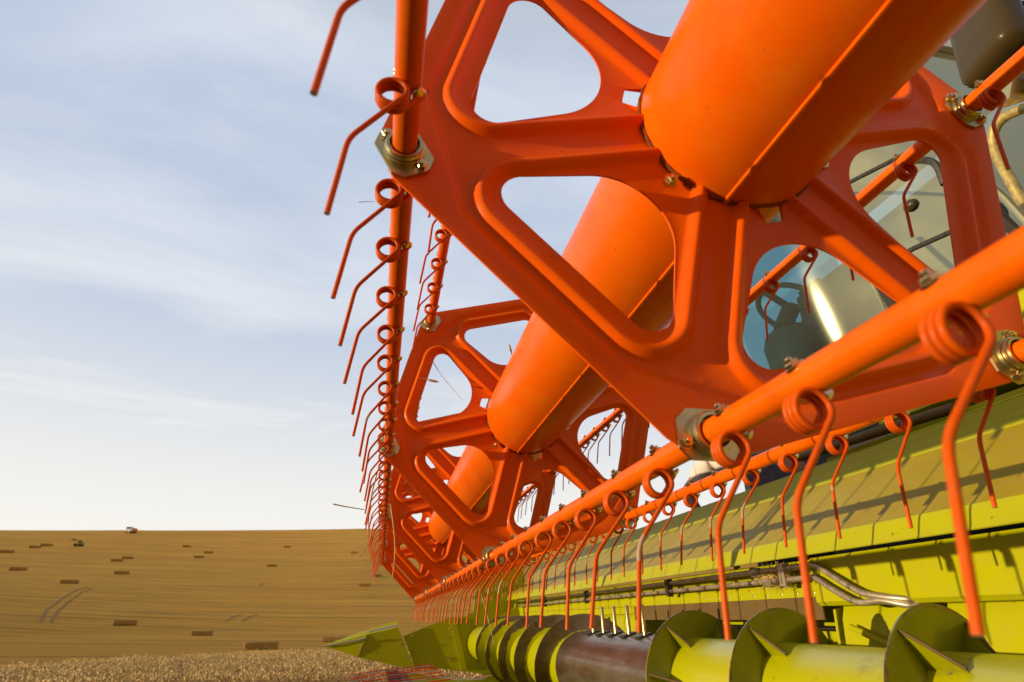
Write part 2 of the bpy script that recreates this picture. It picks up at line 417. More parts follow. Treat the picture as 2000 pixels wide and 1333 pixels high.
def nmix(f, c1, c2):
    q = n('ShaderNodeMixRGB')
    if isinstance(f, float): q.inputs[0].default_value = f
    else: l(f, q.inputs[0])
    for i, c in ((1, c1), (2, c2)):
        if isinstance(c, tuple): q.inputs[i].default_value = (*c, 1)
        else: l(c, q.inputs[i])
    return q.outputs[0]
swath = nnoise(1.0, nmap((.20, .012, .05), R(-4)), 7, .7, .4)        # broad combine swaths across the slope
rows = nnoise(1.0, nmap((1.3, .03, .3), R(-4)), 6, .7, .2)          # rows of stubble
fine = nnoise(1.0, nmap((5.0, 1.0, 1), R(-4)), 8, .85)
rows2 = nnoise(1.0, nmap((3.4, .06, .3), R(-4)), 5, .6, .1)
patch = nnoise(.012, nmap((1, 1, 1)), 3)
c = nmix(nrange(swath, .38, .64), (.92, .385, .035), (1.0, .50, .065))
c = nmix(nrange(rows, .48, .62, 0, .8), c, (.42, .18, .02))
c = nmix(nrange(rows2, .48, .62, 0, .7), c, (.34, .14, .012))
c = nmix(nrange(fine, .35, .75, 0, .5), c, (.95, .55, .14))
c = nmix(nrange(patch, .52, .68, 0, .3), c, (.48, .28, .04))
# ground near the machine coloured darker to cut light bounced up under the reel
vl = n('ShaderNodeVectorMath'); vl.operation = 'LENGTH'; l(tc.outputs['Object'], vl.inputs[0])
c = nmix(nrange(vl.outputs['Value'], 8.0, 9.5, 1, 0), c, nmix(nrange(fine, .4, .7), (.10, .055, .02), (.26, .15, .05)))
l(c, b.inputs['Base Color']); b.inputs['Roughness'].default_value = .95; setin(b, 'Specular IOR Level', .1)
bp = n('ShaderNodeBump'); bp.inputs['Strength'].default_value = 1.0; bp.inputs['Distance'].default_value = .35
hh = n('ShaderNodeMath'); hh.operation = 'ADD'; l(fine, hh.inputs[0]); l(rows, hh.inputs[1])
l(hh.outputs[0], bp.inputs['Height']); l(bp.outputs[0], b.inputs['Normal'])
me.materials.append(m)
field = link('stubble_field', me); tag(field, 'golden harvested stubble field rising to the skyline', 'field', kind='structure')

# wheel tracks curving on the slope
def on_ray(u, v, d):
    """world point on the terrain near distance d along photo column u"""
    q = fw + rt * ((u - 1000) / 1144.38) - up * ((v - 666.5) / 1144.38)
    h = Vector((q.x, q.y, 0)).normalized()
    x = CAM.x + h.x * d; y = CAM.y + h.y * d
    return Vector((x, y, float(terr(x, y))))
def hit(u, v):
    q = fw + rt * ((u - 1000) / 1144.38) - up * ((v - 666.5) / 1144.38)
    q = q / math.hypot(q.x, q.y)
    best = None
    d = 20.0
    while d < 262:
        x = CAM.x + q.x * d; y = CAM.y + q.y * d; z = CAM.z + q.z * d
        if z <= float(terr(x, y)): return Vector((x, y, float(terr(x, y)))), d
        d += .4
    x = CAM.x + q.x * 240; y = CAM.y + q.y * 240
    return Vector((x, y, float(terr(x, y)))), 240

mt, nt2, b2 = newmat('pressed_stubble'); b2.inputs['Base Color'].default_value = (.27, .13, .02, 1); b2.inputs['Roughness'].default_value = .95
for k, pts in enumerate(([(80, 1216), (92, 1192), (122, 1170), (150, 1153), (172, 1148)], [(100, 1216), (112, 1196), (138, 1174), (160, 1158), (180, 1150)],
                         [(440, 1216), (458, 1205), (470, 1203)], [(472, 1216), (488, 1206), (503, 1202)], [(507, 1146), (515, 1140), (525, 1140)])):
    P = [hit(*q)[0] for q in pts]
    fine_p = []
    for i in range(len(P) - 1):
        for t in range(6): fine_p.append(P[i].lerp(P[i + 1], t / 6))
    fine_p.append(P[-1])
    mb = MB(); vv = []
    for i, q in enumerate(fine_p):
        t = (fine_p[min(i + 1, len(fine_p) - 1)] - fine_p[max(i - 1, 0)]); t.z = 0; t.normalize()
        s_ = Vector((-t.y, t.x, 0)) * .13
        for sg in (-1, 1):
            w = q + s_ * sg; w.z = float(terr(w.x, w.y)) + .06; vv.append(w)
    mb.add(vv, [(2 * i, 2 * i + 1, 2 * i + 3, 2 * i + 2) for i in range(len(fine_p) - 1)])
    o = mb.obj('wheel_track', mt); tag(o, 'dark wheel track pressed into the stubble', 'track', kind='structure')

# ------------------------------------------------------------------ straw bales
def straw_mat():
    m, nt, b = newmat('bale_straw')
    n = nt.nodes.new; l = nt.links.new
    tc = n('ShaderNodeTexCoord'); mp = n('ShaderNodeMapping'); mp.inputs['Scale'].default_value = (1, 5, 7); l(tc.outputs['Object'], mp.inputs[0])
    no = n('ShaderNodeTexNoise'); no.inputs['Scale'].default_value = 2.4; no.inputs['Detail'].default_value = 8; l(mp.outputs[0], no.inputs['Vector'])
    mx = n('ShaderNodeMixRGB'); mx.inputs[1].default_value = (.30, .15, .02, 1); mx.inputs[2].default_value = (.52, .28, .06, 1)
    rp = n('ShaderNodeMapRange'); rp.inputs['From Min'].default_value = .35; rp.inputs['From Max'].default_value = .68; l(no.outputs['Fac'], rp.inputs['Value'])
    l(rp.outputs[0], mx.inputs[0]); l(mx.outputs[0], b.inputs['Base Color']); b.inputs['Roughness'].default_value = .95
    bp = n('ShaderNodeBump'); bp.inputs['Distance'].default_value = .06; l(no.outputs['Fac'], bp.inputs['Height']); l(bp.outputs[0], b.inputs['Normal'])
    return m
M['bale'] = straw_mat()
def bale_mesh(Ln):
    """rounded block of pressed straw, lightly lumpy, with the flake joints along it"""
    nx, ny, nz = 22, 8, 7
    mb = MB(); W_, H_ = .90, .50
    rg = random.Random(3)
    idx = {}
    def vert(i, j, k):
        key = (i, j, k)
        if key in idx: return idx[key]
        x = (i / nx - .5) * Ln; y = (j / ny - .5) * W_; z = k / nz * H_
        ex = .05 * (1 if i in (0, nx) else 0); ey = 1 if j in (0, ny) else 0; ez = 1 if k in (0, nz) else 0
        if ey and ez: y *= .955; z = H_ / 2 + (z - H_ / 2) * .95
        if i in (0, nx) and (ey or ez): x *= .985
        s_ = .985 if i % 2 else 1.01
        y *= s_ + rg.uniform(-.012, .012); z = H_ / 2 + (z - H_ / 2) * (s_ + rg.uniform(-.012, .012)); x += rg.uniform(-.02, .02)
        mb.v.append((x, y, z)); idx[key] = len(mb.v) - 1; return idx[key]
    for i in range(nx):
        for j in range(ny):
            for k in (0, nz): mb.f.append((vert(i, j, k), vert(i + 1, j, k), vert(i + 1, j + 1, k), vert(i, j + 1, k)))
        for k in range(nz):
            for j in (0, ny): mb.f.append((vert(i, j, k), vert(i + 1, j, k), vert(i + 1, j, k + 1), vert(i, j, k + 1)))
    for j in range(ny):
        for k in range(nz):
            for i in (0, nx): mb.f.append((vert(i, j, k), vert(i, j + 1, k), vert(i, j + 1, k + 1), vert(i, j, k + 1)))
    return mb
b0 = bale_mesh(2.4).obj('bale_body', M['bale'], sharp=60); bale_me = b0.data; bpy.data.objects.remove(b0)
tw = MB()
for yy in (-.36, -.22, -.07, .07, .22, .36):
    tw.tube([(-1.225, yy, .02), (-1.225, yy, .49), (-1.19, yy, .52), (1.19, yy, .52), (1.225, yy, .49), (1.225, yy, .02)], .008, 5)
t0 = tw.obj('twine', M['straw']); twine_me = t0.data; bpy.data.objects.remove(t0)
# (u, v of base, photo width px, label)
bales = [
 ((510, 1269), 62, 'large straw bale at the edge of the standing wheat, left of the green divider tip'),
 ((652, 1254), 45, 'straw bale directly behind the tip of the green divider'),
 ((696, 1248), 30, 'straw bale mostly hidden above the green divider nose'),
 ((394, 1242), 37, 'straw bale right of centre on the lower slope, second nearest row'),
 ((243, 1222), 38, 'straw bale on the lower slope right of the curved wheel tracks'),
 ((135, 1140), 28, 'straw bale just above the curved wheel tracks'),
 ((237, 1122), 25, 'straw bale alone in the middle of the slope'),
 ((34, 1115), 26, 'straw bale near the left edge of the field, lower of the two there'),
 ((228, 1097), 20, 'left bale of the close pair in the middle of the slope'),
 ((249, 1092), 19, 'right bale of the close pair in the middle of the slope'),
 ((388, 1090), 18, 'lower left bale of the pair right of the centre of the slope'),
 ((407, 1081), 17, 'upper right bale of the pair right of the centre of the slope'),
 ((531, 1107), 19, 'straw bale alone towards the right side of the slope'),
 ((364, 1069), 16, 'small straw bale high on the slope right of the truck'),
 ((561, 1070), 14, 'small straw bale high on the right side of the slope'),
 ((692, 1081), 15, 'small straw bale just left of the tine row, high on the slope'),
 ((12, 1080), 21, 'straw bale cut by the left edge of the picture'),
 ((67, 1071), 19, 'left bale of the high pair left of the loader'),
 ((90, 1067), 19, 'right bale of the high pair left of the loader'),
 ((712, 1145), 24, 'straw bale beside the tine tips, middle of the right side'),
 ((735, 1127), 22, 'straw bale seen just under the ends of the far tines'),
]
for (uv, wpx, lab) in bales:
    P, d = hit(*uv)
    q = Vector((P.x - CAM.x, P.y - CAM.y, 0)).normalized()
    want = wpx / 1144.38 * d * .82
    s_ = min(1.25, max(.5, want / 2.45))
    slope = math.atan2(float(terr(P.x, P.y + 1)) - float(terr(P.x, P.y - 1)), 2)
    ang = math.atan2(q.y, q.x) + math.pi / 2 + random.uniform(-.12, .12)
    e = thing('straw_bale', lab, 'straw bale', (P.x, P.y, P.z + .01), ang, 'straw bales scattered on the stubble')
    e.scale = (s_, s_, s_)
    link('bale_body', bale_me, e)
    if d < 90: link('twine', twine_me, e)

# ------------------------------------------------------------------ far truck and loader
def wheel_mb(r, w):
    mb = MB(); mb.lathe([(-w / 2, r * .55), (-w / 2, r * .93), (-w * .38, r), (w * .38, r), (w / 2, r * .93), (w / 2, r * .55)], 20, axis=1)
    return mb
def add_wheel(parent, p, r, w):
    o = wheel_mb(r, w).obj('wheel', M['black'], parent); o.location = p
    rim = MB().lathe([(-w * .42, .02), (-w * .42, r * .56), (w * .42, r * .56), (w * .42, .02)], 16, axis=1).obj('rim', M['grey'], o)
    return o
P, d = hit(255, 1042)
e = thing('farm_truck', 'white truck with an orange load body standing on the skyline', 'truck', (P.x, P.y, P.z), math.atan2(P.y - CAM.y, P.x - CAM.x) + R(150))
e.scale = (.58, .58, .58)
MB().prism([(1.0, .7), (3.1, .7), (3.1, 1.9), (2.75, 3.0), (1.0, 3.05)], 1, -1.25, 1.25).obj('cab', M['white'], e, sharp=20)
MB().box((2.86, -1.05, 1.95), (3.02, 1.05, 2.75), Matrix.Rotation(R(-18), 3, 'Y')).obj('windscreen', M['black'], e)
bd = MB().prism([(-1.2, 1.1), (1.2, 1.1), (1.35, 2.7), (-1.35, 2.7)], 0, -3.6, .8)
bd.obj('load_body', paint('orange_trailer', (.75, .25, .03), (.6, .2, .03), .5), e)
MB().box((-3.6, -.5, .75), (3.0, .5, 1.08)).obj('chassis', M['darksteel'], e)
for x in (-2.8, -1.6, 2.2):
    for y in (-1.1, 1.1): add_wheel(e, (x, y, .55), .55, .35)

P, d = hit(153, 1068)
e = thing('telescopic_loader', 'small dusty telescopic loader carrying straw below the truck', 'loader', (P.x, P.y, P.z), math.atan2(P.y - CAM.y, P.x - CAM.x) + R(62))
e.scale = (.55, .55, .55)
MB().prism([(-1.7, .6), (1.5, .6), (1.6, 1.1), (.2, 1.5), (-1.7, 1.6)], 1, -.9, .9).obj('body', M['green_dusty'], e, sharp=20)
MB().prism([(-.7, 1.5), (.6, 1.5), (.45, 2.5), (-.6, 2.55)], 1, -.75, .1).obj('cab', M['grey'], e, sharp=20)
MB().tube([(-1.5, .5, 1.9), (.6, .5, 2.3), (2.6, .5, 2.9)], [.18, .16, .13], 8).obj('lifting_arm', M['darksteel'], e)
MB().box((2.4, -.8, 2.5), (3.4, 1.3, 3.3)).obj('straw_load', M['bale'], e)
for x in (-1.1, 1.2):
    for y in (-.95, .95): add_wheel(e, (x, y, .6), .6, .4)

# ------------------------------------------------------------------ standing wheat (nobody could count it)
def wheat():
    V = []; F = []
    def region(a0, a1, d0f, d1f, n_):
        a = rng.uniform(a0, a1, n_); t = rng.uniform(0, 1, n_) ** .7
        d1 = np.interp(a, d1f[0], d1f[1]); d0 = d0f
        d = d0 + (d1 - d0) * t
        return a, d
    a, d = region(-11, 36, 10.5, ([-14, -.6, 5.6, 11.4, 16.7, 21.5, 25.8, 36], [32, 31, 29.4, 26.9, 24.9, 22.4, 19.6, 14.5]), 62000)
    x = CAM.x + d * np.cos(np.radians(a)); y = CAM.y + d * np.sin(np.radians(a))
    ok = ~((x < 7.2) & (y < 1.6))
    x, y, d = x[ok], y[ok], d[ok]
    z = terr(x, y); n_ = len(x)
    H = rng.normal(.70, .045, n_) + .04 * np.sin(x * 2.1) * np.cos(y * 1.7)
    la = rng.uniform(0, 2 * np.pi, n_); ln_ = np.abs(rng.normal(.07, .06, n_))
    tx = x + np.cos(la) * ln_; ty = y + np.sin(la) * ln_
    w = .0045; fa = rng.uniform(0, np.pi, n_)
    cx, sx = np.cos(fa) * w, np.sin(fa) * w
    # stalk: a thin three-sided blade
    st = np.stack([np.stack([x - cx, y - sx, z], -1), np.stack([x + cx, y + sx, z], -1), np.stack([x - sx * 1.4, y + cx * 1.4, z], -1),
                   np.stack([tx - cx * .7, ty - sx * .7, z + H], -1), np.stack([tx + cx * .7, ty + sx * .7, z + H], -1), np.stack([tx - sx, ty + cx, z + H], -1)], 1)
    # ear: drooping spindle of eight faces
    da = la + rng.normal(0, .5, n_); dr = rng.uniform(.3, 1.1, n_); Lh = rng.uniform(.06, .095, n_)
    ex, ey, ez = np.cos(da) * np.sin(dr), np.sin(da) * np.sin(dr), np.cos(dr) * rng.choice([1, 1, -.4], n_)
    c = np.stack([tx, ty, z + H], -1); ax = np.stack([ex, ey, ez], -1)
    s1 = np.stack([-np.sin(da), np.cos(da), np.zeros(n_)], -1); s2 = np.cross(ax, s1)
    mid = c + ax * (Lh * .42)[:, None]; tip = c + ax * Lh[:, None]; r_ = .0105
    hd = np.stack([c, mid + s1 * r_, mid + s2 * r_, mid - s1 * r_, mid - s2 * r_, tip], 1)
    allv = np.concatenate([st, hd], 1).reshape(-1, 3)
    base = np.arange(n_)[:, None] * 12
    q = np.array([[0, 1, 4, 3], [1, 2, 5, 4], [2, 0, 3, 5]])
    t3 = np.array([[6, 7, 8], [6, 8, 9], [6, 9, 10], [6, 10, 7], [11, 8, 7], [11, 9, 8], [11, 10, 9], [11, 7, 10]])
    quads = (base[:, :, None] + q[None]).reshape(-1, 4); tris = (base[:, :, None] + t3[None]).reshape(-1, 3)
    me = bpy.data.meshes.new('standing_wheat')
    me.vertices.add(len(allv)); me.vertices.foreach_set('co', allv.ravel())
    nl = quads.size + tris.size
    me.loops.add(nl); me.loops.foreach_set('vertex_index', np.concatenate([quads.ravel(), tris.ravel()]).astype(np.int32))
    npoly = len(quads) + len(tris)
    me.polygons.add(npoly)
    ls = np.concatenate([np.arange(len(quads)) * 4, quads.size + np.arange(len(tris)) * 3]).astype(np.int32)
    me.polygons.foreach_set('loop_start', ls)
    me.update(calc_edges=True)
    m, nt, b = newmat('ripe_wheat')
    g = nt.nodes.new('ShaderNodeNewGeometry'); rp = nt.nodes.new('ShaderNodeValToRGB')
    nt.links.new(g.outputs['Random Per Island'], rp.inputs[0])
    rp.color_ramp.elements[0].color = (.36, .19, .05, 1); rp.color_ramp.elements[1].color = (1.0, .68, .28, 1)
    e_ = rp.color_ramp.elements.new(.5); e_.color = (.70, .42, .13, 1)
    nt.links.new(rp.outputs[0], b.inputs['Base Color']); b.inputs['Roughness'].default_value = .8
    me.materials.append(m)
    o = link('standing_wheat', me); tag(o, 'ripe brown standing wheat in front of the stubble', 'wheat', kind='stuff')
wheat()

# ------------------------------------------------------------------ reel
TH0 = math.degrees(0.76508)
RB = .5264
S = 1.5
def corner(k):
    a = R(TH0 - 60 * k); o = {0: (.008, -.002), 1: (.0025, -.004), 2: (-.005, -.0085), 3: (-.003, -.008), 4: (0, -.003), 5: (0, -.003)}[k]
    return RB * math.cos(a) + o[0], RB * math.sin(a) + o[1]

def plate_mesh():
    mid = (.322, 0.0)
    c30, s30 = math.cos(R(30)), math.sin(R(30))
    def corner_sdf(m_, n_, base, ang, perp_pt, rho):
        """rounded corner between the base line m=base and a side line through perp_pt at angle ang; distance outside > 0"""
        n_ = abs(n_)
        nx_, ny_ = -math.sin(ang), math.cos(ang)
        c0 = nx_ * perp_pt[0] + ny_ * perp_pt[1] - rho       # shrunk side: nx*m+ny*n = c0
        mv = base - rho; nv = (c0 - nx_ * mv) / ny_
        w = (m_ - mv, n_ - nv)
        if w[1] > 0 and (math.cos(ang) * w[0] + math.sin(ang) * w[1]) > 0: return math.hypot(*w) - rho
        return max(w[0], nx_ * w[0] + ny_ * w[1]) - rho
    def rib_e(m_, n_):
        # inside positive; rib follows the spokes at .034 and the rim at .436
        pp = (.034 / -math.sin(R(30)) * -1, 0)               # point on the side line: m sin30 - n cos30 = .034
        return -corner_sdf(m_, n_, .437, R(30), pp, .058)
    def win_sdf(m_, n_): return corner_sdf(m_, n_, .403, R(35.3), (.36, .152), .035)
    def bisect(f, a, hi=.6):
        lo_ = 0.0; hi_ = hi
        ca, sa = math.cos(a), math.sin(a)
        for _ in range(40):
            md = (lo_ + hi_) / 2
            if f(mid[0] + ca * md, sa * md): lo_ = md
            else: hi_ = md
        return lo_
    def rimstep(m_, n_):
        """distance inside the pressed rim line"""
        r = math.hypot(m_, n_); an = math.atan2(abs(n_), m_)
        return min(.462 - m_, .472 - r * math.cos(R(30) - an))
    def height(m_, n_):
        e = rib_e(m_, n_)
        h = 0.0
        if abs(e) < .0165: h += .0135 * (.5 + .5 * math.cos(math.pi * e / .0165)) ** .8
        s_ = rimstep(m_, n_)
        t = min(1, max(0, (.008 - s_) / .020)); h = max(h, .0095 * t * t * (3 - 2 * t))
        return h
    NR = 168
    mb = MB()
    for k in range(6):
        notch = (k % 2 == 0)
        def inside(m_, n_):
            r = math.hypot(m_, n_); an = math.degrees(math.atan2(abs(n_), m_))
            rh = .125
            if notch: rh = .125 + .055 * min(1, max(0, (10.5 - an) / 4.0))
            return an < 30 and r > rh and m_ < .4985 and r * math.cos(R(30 - an)) < .556
        th = R(TH0 - 60 * k - 30)
        ct, st_ = math.cos(th), math.sin(th)
        rows = []
        for i in range(NR):
            a = 2 * math.pi * i / NR
            adeg = abs((math.degrees(a) + 180) % 360 - 180)
            w = .102 if adeg >= 125.3 else bisect(lambda p, q: win_sdf(p, q) < 0, a)
            B = bisect(inside, a)
            w = min(w, B - .001)
            lv = [w, w + .003]
            for e in (.0165, .013, .010, .007, .0035, 0, -.0035, -.007, -.010, -.013, -.0165):
                lv.append(bisect(lambda p, q: rib_e(p, q) > e, a))
            for s_ in (.0065, .003, 0, -.0025, -.005, -.008):
                lv.append(bisect(lambda p, q: rimstep(p, q) > s_, a))
            lv.append(B)
            out = []; cur = 0
            for q in lv:
                q = min(max(q, cur), B); out.append(q); cur = q
            # spread equal radii a little so rings stay ordered
            rows.append([(mid[0] + math.cos(a) * q, math.sin(a) * q) for q in out])
        nl = len(rows[0])
        T = .0032
        for side in (0, 1):
            o = len(mb.v)
            for row in rows:
                for (m_, n_) in row:
                    h = height(m_, n_)
                    mb.v.append((-h + side * T, m_ * ct - n_ * st_, m_ * st_ + n_ * ct))
            for i in range(NR):
                j = (i + 1) % NR
                for q in range(nl - 1):
                    a_, b_, c_, d_ = o + i * nl + q, o + i * nl + q + 1, o + j * nl + q + 1, o + j * nl + q
                    pa, pb, pc, pd = (Vector(mb.v[z]) for z in (a_, b_, c_, d_))
                    if ((pb - pa).cross(pd - pa)).length + ((pc - pb).cross(pd - pc)).length < 2e-8: continue
                    mb.f.append((a_, b_, c_, d_) if side == 0 else (a_, d_, c_, b_))
            if side == 0: o0 = o
        # window edge, outer and hub edges
        for i in range(NR):
            j = (i + 1) % NR
            for q in (0, nl - 1):
                m1, n1 = rows[i][q]
                an = math.degrees(math.atan2(abs(n1), m1)); an2 = math.degrees(math.atan2(abs(rows[j][q][1]), rows[j][q][0]))
                if q == nl - 1 and an > 29.6 and an2 > 29.6: continue
                vs_ = [mb.v[o0 + i * nl + q], mb.v[o0 + j * nl + q], mb.v[o + j * nl + q], mb.v[o + i * nl + q]]
                mb.add(vs_, [(0, 1, 2, 3) if q == 0 else (3, 2, 1, 0)])
    me = bpy.data.meshes.new('reel_plate'); me.from_pydata(mb.v, [], mb.f)
    import bmesh
    bm = bmesh.new(); bm.from_mesh(me)
    bmesh.ops.remove_doubles(bm, verts=bm.verts, dist=.00025)
    bmesh.ops.dissolve_degenerate(bm, edges=bm.edges, dist=.0002)
    bm.to_mesh(me); bm.free()
    me.materials.append(M['orange'])
    me.polygons.foreach_set('use_smooth', [True] * len(me.polygons))
    me.set_sharp_from_angle(angle=R(50))
    return me

reel = thing('harvester_reel', 'large orange harvester reel with six tine bars on hexagonal plates around a thick tube', 'harvester reel', (0, 0, -.53))
def under_reel(o):
    o.location = Vector(o.location) + Vector((0, 0, .53)); return o

pm = plate_mesh()
for i in range(5): under_reel(link('reel_plate', pm, reel, (i * S, 0, 0)))

# central tube with its folded seam and weld rings
TR = .151
tb = MB()
prof = [(-2.4, TR)] + [(x, TR) for x in np.linspace(-2.3, 6.08, 40)] + [(6.1, TR - .01), (6.1, .02)]
tb.lathe(prof, 96)
under_reel(tb.obj('central_tube', M['orange_tube'], reel))
for an in (-78.8, 101.2):
    sm = MB(); ca, sa = math.cos(R(an)), math.sin(R(an)); ta, ts = -sa, ca
    pts = [(TR - .003, -.0045), (TR + .0045, -.003), (TR + .0055, 0), (TR + .0045, .003), (TR - .003, .0045)]
    poly = [(r * ca + t * ta, r * sa + t * ts) for r, t in pts]
    sm.prism(poly, 0, -2.4, 6.08)
    under_reel(sm.obj('tube_seam', M['orange_tube'], reel))
M['weld'] = paint('weld_bead', (.30, .05, .01), (.12, .04, .015), .6, 30, coat=0, bump=.6)
for i in range(5):
    wd = MB(); rg = random.Random(i)
    pts = []
    for k in range(121):
        a = 2 * math.pi * k / 120; rr = TR + .001 + .0008 * math.sin(k * 1.9 + i)
        pts.append((-.004 + .0006 * math.sin(k * 2.7), rr * math.cos(a), rr * math.sin(a)))
    wd.tube(pts, .0034, 8, cap=False)
    o = under_reel(wd.obj('weld_bead', M['weld'], reel)); o.location.x = i * S

def hexbolt(r, h, washer=True, shank=.0):
    """bolt along +X: washer, hex head, domed stub"""
    mb = MB()
    if washer: mb.lathe([(0, 0), (0, r * 1.35), (.0016, r * 1.35), (.0016, 0)], 20)
    p = [(r * math.cos(R(60 * i)), r * math.sin(R(60 * i))) for i in range(6)]
    q = [(r * .9 * math.cos(R(60 * i)), r * .9 * math.sin(R(60 * i))) for i in range(6)]
    vs = [(.0016, *a) for a in p] + [(h * .86, *a) for a in p] + [(h, *a) for a in q]
    fs = [(i, (i + 1) % 6, (i + 1) % 6 + 6, i + 6) for i in range(6)] + [(i + 6, (i + 1) % 6 + 6, (i + 1) % 6 + 12, i + 12) for i in range(6)] + [tuple(range(12, 18))]
    mb.add(vs, fs)
    if shank: mb.lathe([(h - .001, r * .5), (h + shank, r * .5), (h + shank + .001, r * .4), (h + shank + .001, 0)], 14)
    return mb
def rounded_bolt(r, h):
    mb = MB(); mb.lathe([(0, 0), (0, r), (h * .35, r), (h * .75, r * .8), (h, r * .35), (h, 0)], 20); return mb
bolt_me = hexbolt(.0075, .0065, shank=.004).obj('bolt', M['brass'], sharp=30).data
big_bolt_me = hexbolt(.0088, .0075, shank=.003).obj('bolt', M['brass'], sharp=30).data
for o in [o for o in COL.objects if o.name.startswith('bolt')]: bpy.data.objects.remove(o)
# bolts that hold the plates against the tube, in the sectors without a notch
for i in range(5):
    for k in (1, 3, 5):
        a = R(TH0 - 60 * k - 30)
        for da in (-.02, ):
            o = under_reel(link('bolt', big_bolt_me, reel, (i * S - .003, .168 * math.cos(a + da), .168 * math.sin(a + da)), (0, 0, math.pi)))

# bearings
def bearing_mesh():
    mb = MB()
    a, c, ch = .040, .0315, .014
    poly = [(-a + ch, -c), (a - ch, -c), (a, -c + ch), (a, c - ch), (a - ch, c), (-a + ch, c), (-a, c - ch), (-a, -c + ch)]
    mb.prism(poly, 0, -.0045, -.0005)
    mb.lathe([(-.0045, .0275), (-.009, .0270), (-.010, .0245), (-.012, .0240), (-.012, .0265), (-.0150, .0265), (-.0165, .0245), (-.0195, .0240), (-.0195, .0200), (-.014, .0192), (-.011, .0185), (-.0046, .0185)], 36)
    return mb
brg = bearing_mesh().obj('bearing', M['zinc'], sharp=30); brg_me = brg.data; bpy.data.objects.remove(brg)
for i in range(5):
    for k in range(6):
        y, z = corner(k)
        if i > 1 and k in (4, 5): continue
        an = R(TH0 - 60 * k + 90 - 14)
        o = under_reel(link('bearing', brg_me, reel, (i * S - .0105, y, z), (an, 0, 0)))
        for sg in (-1, 1):
            link('bolt', big_bolt_me, o, (-.0045, sg * .0315, sg * -.010), (0, 0, math.pi), (.9, .9, .9))

# tine bars and their spring tines
BR = .0163
def tine_curve():
    H = Vector((0, -.0150, -.0190))            # under the round bolt head
    c = (.016, -.034); r = .0163
    # lower tangent from the bolt to the coil, 3 turns, then off the rear side of the coil
    pts = [H + Vector((-.002, -.003, .004)), H]
    # arm: bend, tip
    bend = Vector((0, .055, -.114)); tip = Vector((0, .065, -.213))
    dh = Vector((H.y - c[0], H.z - c[1]))
    a_s = math.degrees(math.atan2(dh.y, dh.x)) + math.degrees(math.acos(r / dh.length))
    dv = Vector((bend.y - c[0], bend.z - c[1]))
    at = math.degrees(math.atan2(dv.y, dv.x)) - math.degrees(math.acos(r / dv.length))
    while at < a_s + 360 * 2.7: at += 360
    nseg = int((at - a_s) / 12)
    for i in range(nseg + 1):
        a = a_s + (at - a_s) * i / nseg
        pts.append(Vector((.010 - .0063 * (a - a_s) / 360, c[0] + r * math.cos(R(a)), c[1] + r * math.sin(R(a)))))
    pts[0].x = .011; pts[1].x = .011
    xe = pts[-1].x
    b1 = Vector((xe, bend.y, bend.z)); t1 = Vector((xe, tip.y, tip.z)); last = pts[-1]
    d1 = (b1 - last).normalized(); d2 = (t1 - b1).normalized()
    for t in (.33, .66): pts.append(last.lerp(b1, t))
    for t in np.linspace(0, 1, 6):
        p0 = b1 - d1 * .013; p2 = b1 + d2 * .013
        pts.append(p0 * (1 - t) ** 2 + b1 * 2 * t * (1 - t) + p2 * t ** 2)
    for t in (.5, 1): pts.append((b1 + d2 * .013).lerp(t1, t))
    return pts
tp = tine_curve()
tine_hi = MB().tube(tp, .0030, 12)
tmo = tine_hi.obj('tine', M['orange_wire'], sharp=50); tine_me = tmo.data; bpy.data.objects.remove(tmo)
tine_lo = MB().tube(tp[::2] + [tp[-1]], .0030, 6)
tine_bolt = MB()
def place(mbs, src, mat4):
    mbs.add([mat4 @ Vector(v) for v in src.v], src.f)
bax = Vector((0, .62, .785)).normalized()
rotb = bax.rotation_difference(Vector((1, 0, 0))).inverted().to_matrix().to_4x4()
rotb2 = (-bax).rotation_difference(Vector((1, 0, 0))).inverted().to_matrix().to_4x4()
place(tine_bolt, hexbolt(.0072, .0062, shank=.0035), Matrix.Translation(bax * (BR - .001)) @ rotb)
place(tine_bolt, rounded_bolt(.0098, .0060), Matrix.Translation(-bax * (BR + .0035)) @ rotb2)
tine_bolt.tube([-bax * (BR + .004), bax * (BR + .004)], .004, 8)
tbo = tine_bolt.obj('tine_bolt', M['brass'], sharp=30); tbolt_me = tbo.data; bpy.data.objects.remove(tbo)

def seq(first, pre, pitch, n_, nb=4):
    """tine positions: list for the bay nearest the plate, repeated bay after bay"""
    out = list(pre)
    for b_ in range(nb):
        for j in range(n_): out.append(b_ * S + first + pitch * j)
    return out
P1X = [-.45, -.287, -.137] + [b_ * S + q for b_ in range(4) for q in (.031, .173, .328, .485, .646, .812, .964, 1.124, 1.283, 1.41)]
P2X = [-.515, -.358, -.206, -.077] + [b_ * S + q for b_ in range(4) for q in (.104, .258, .42, .573, .731, .907, 1.07, 1.24, 1.42)]
P3X = [-.40, -.25, -.10] + [b_ * S + .04 + .153 * j for b_ in range(4) for j in range(10)]
P4X = [-.37, -.22, -.066] + [b_ * S + .124 + .153 * j for b_ in range(4) for j in range(9)]
P5X = seq(.08, [-.3, -.1], .155, 9, 3)
P0X = seq(.06, [-.3, -.1], .157, 9, 4)
xs = {0: P0X, 1: P1X, 2: P2X, 3: P3X, 4: P4X, 5: P5X}
indiv = {1: 30, 2: 34, 3: 22, 4: 8, 0: 0, 5: 0}
range0 = {0: (4.0 * 0 + .80, 1.6)}
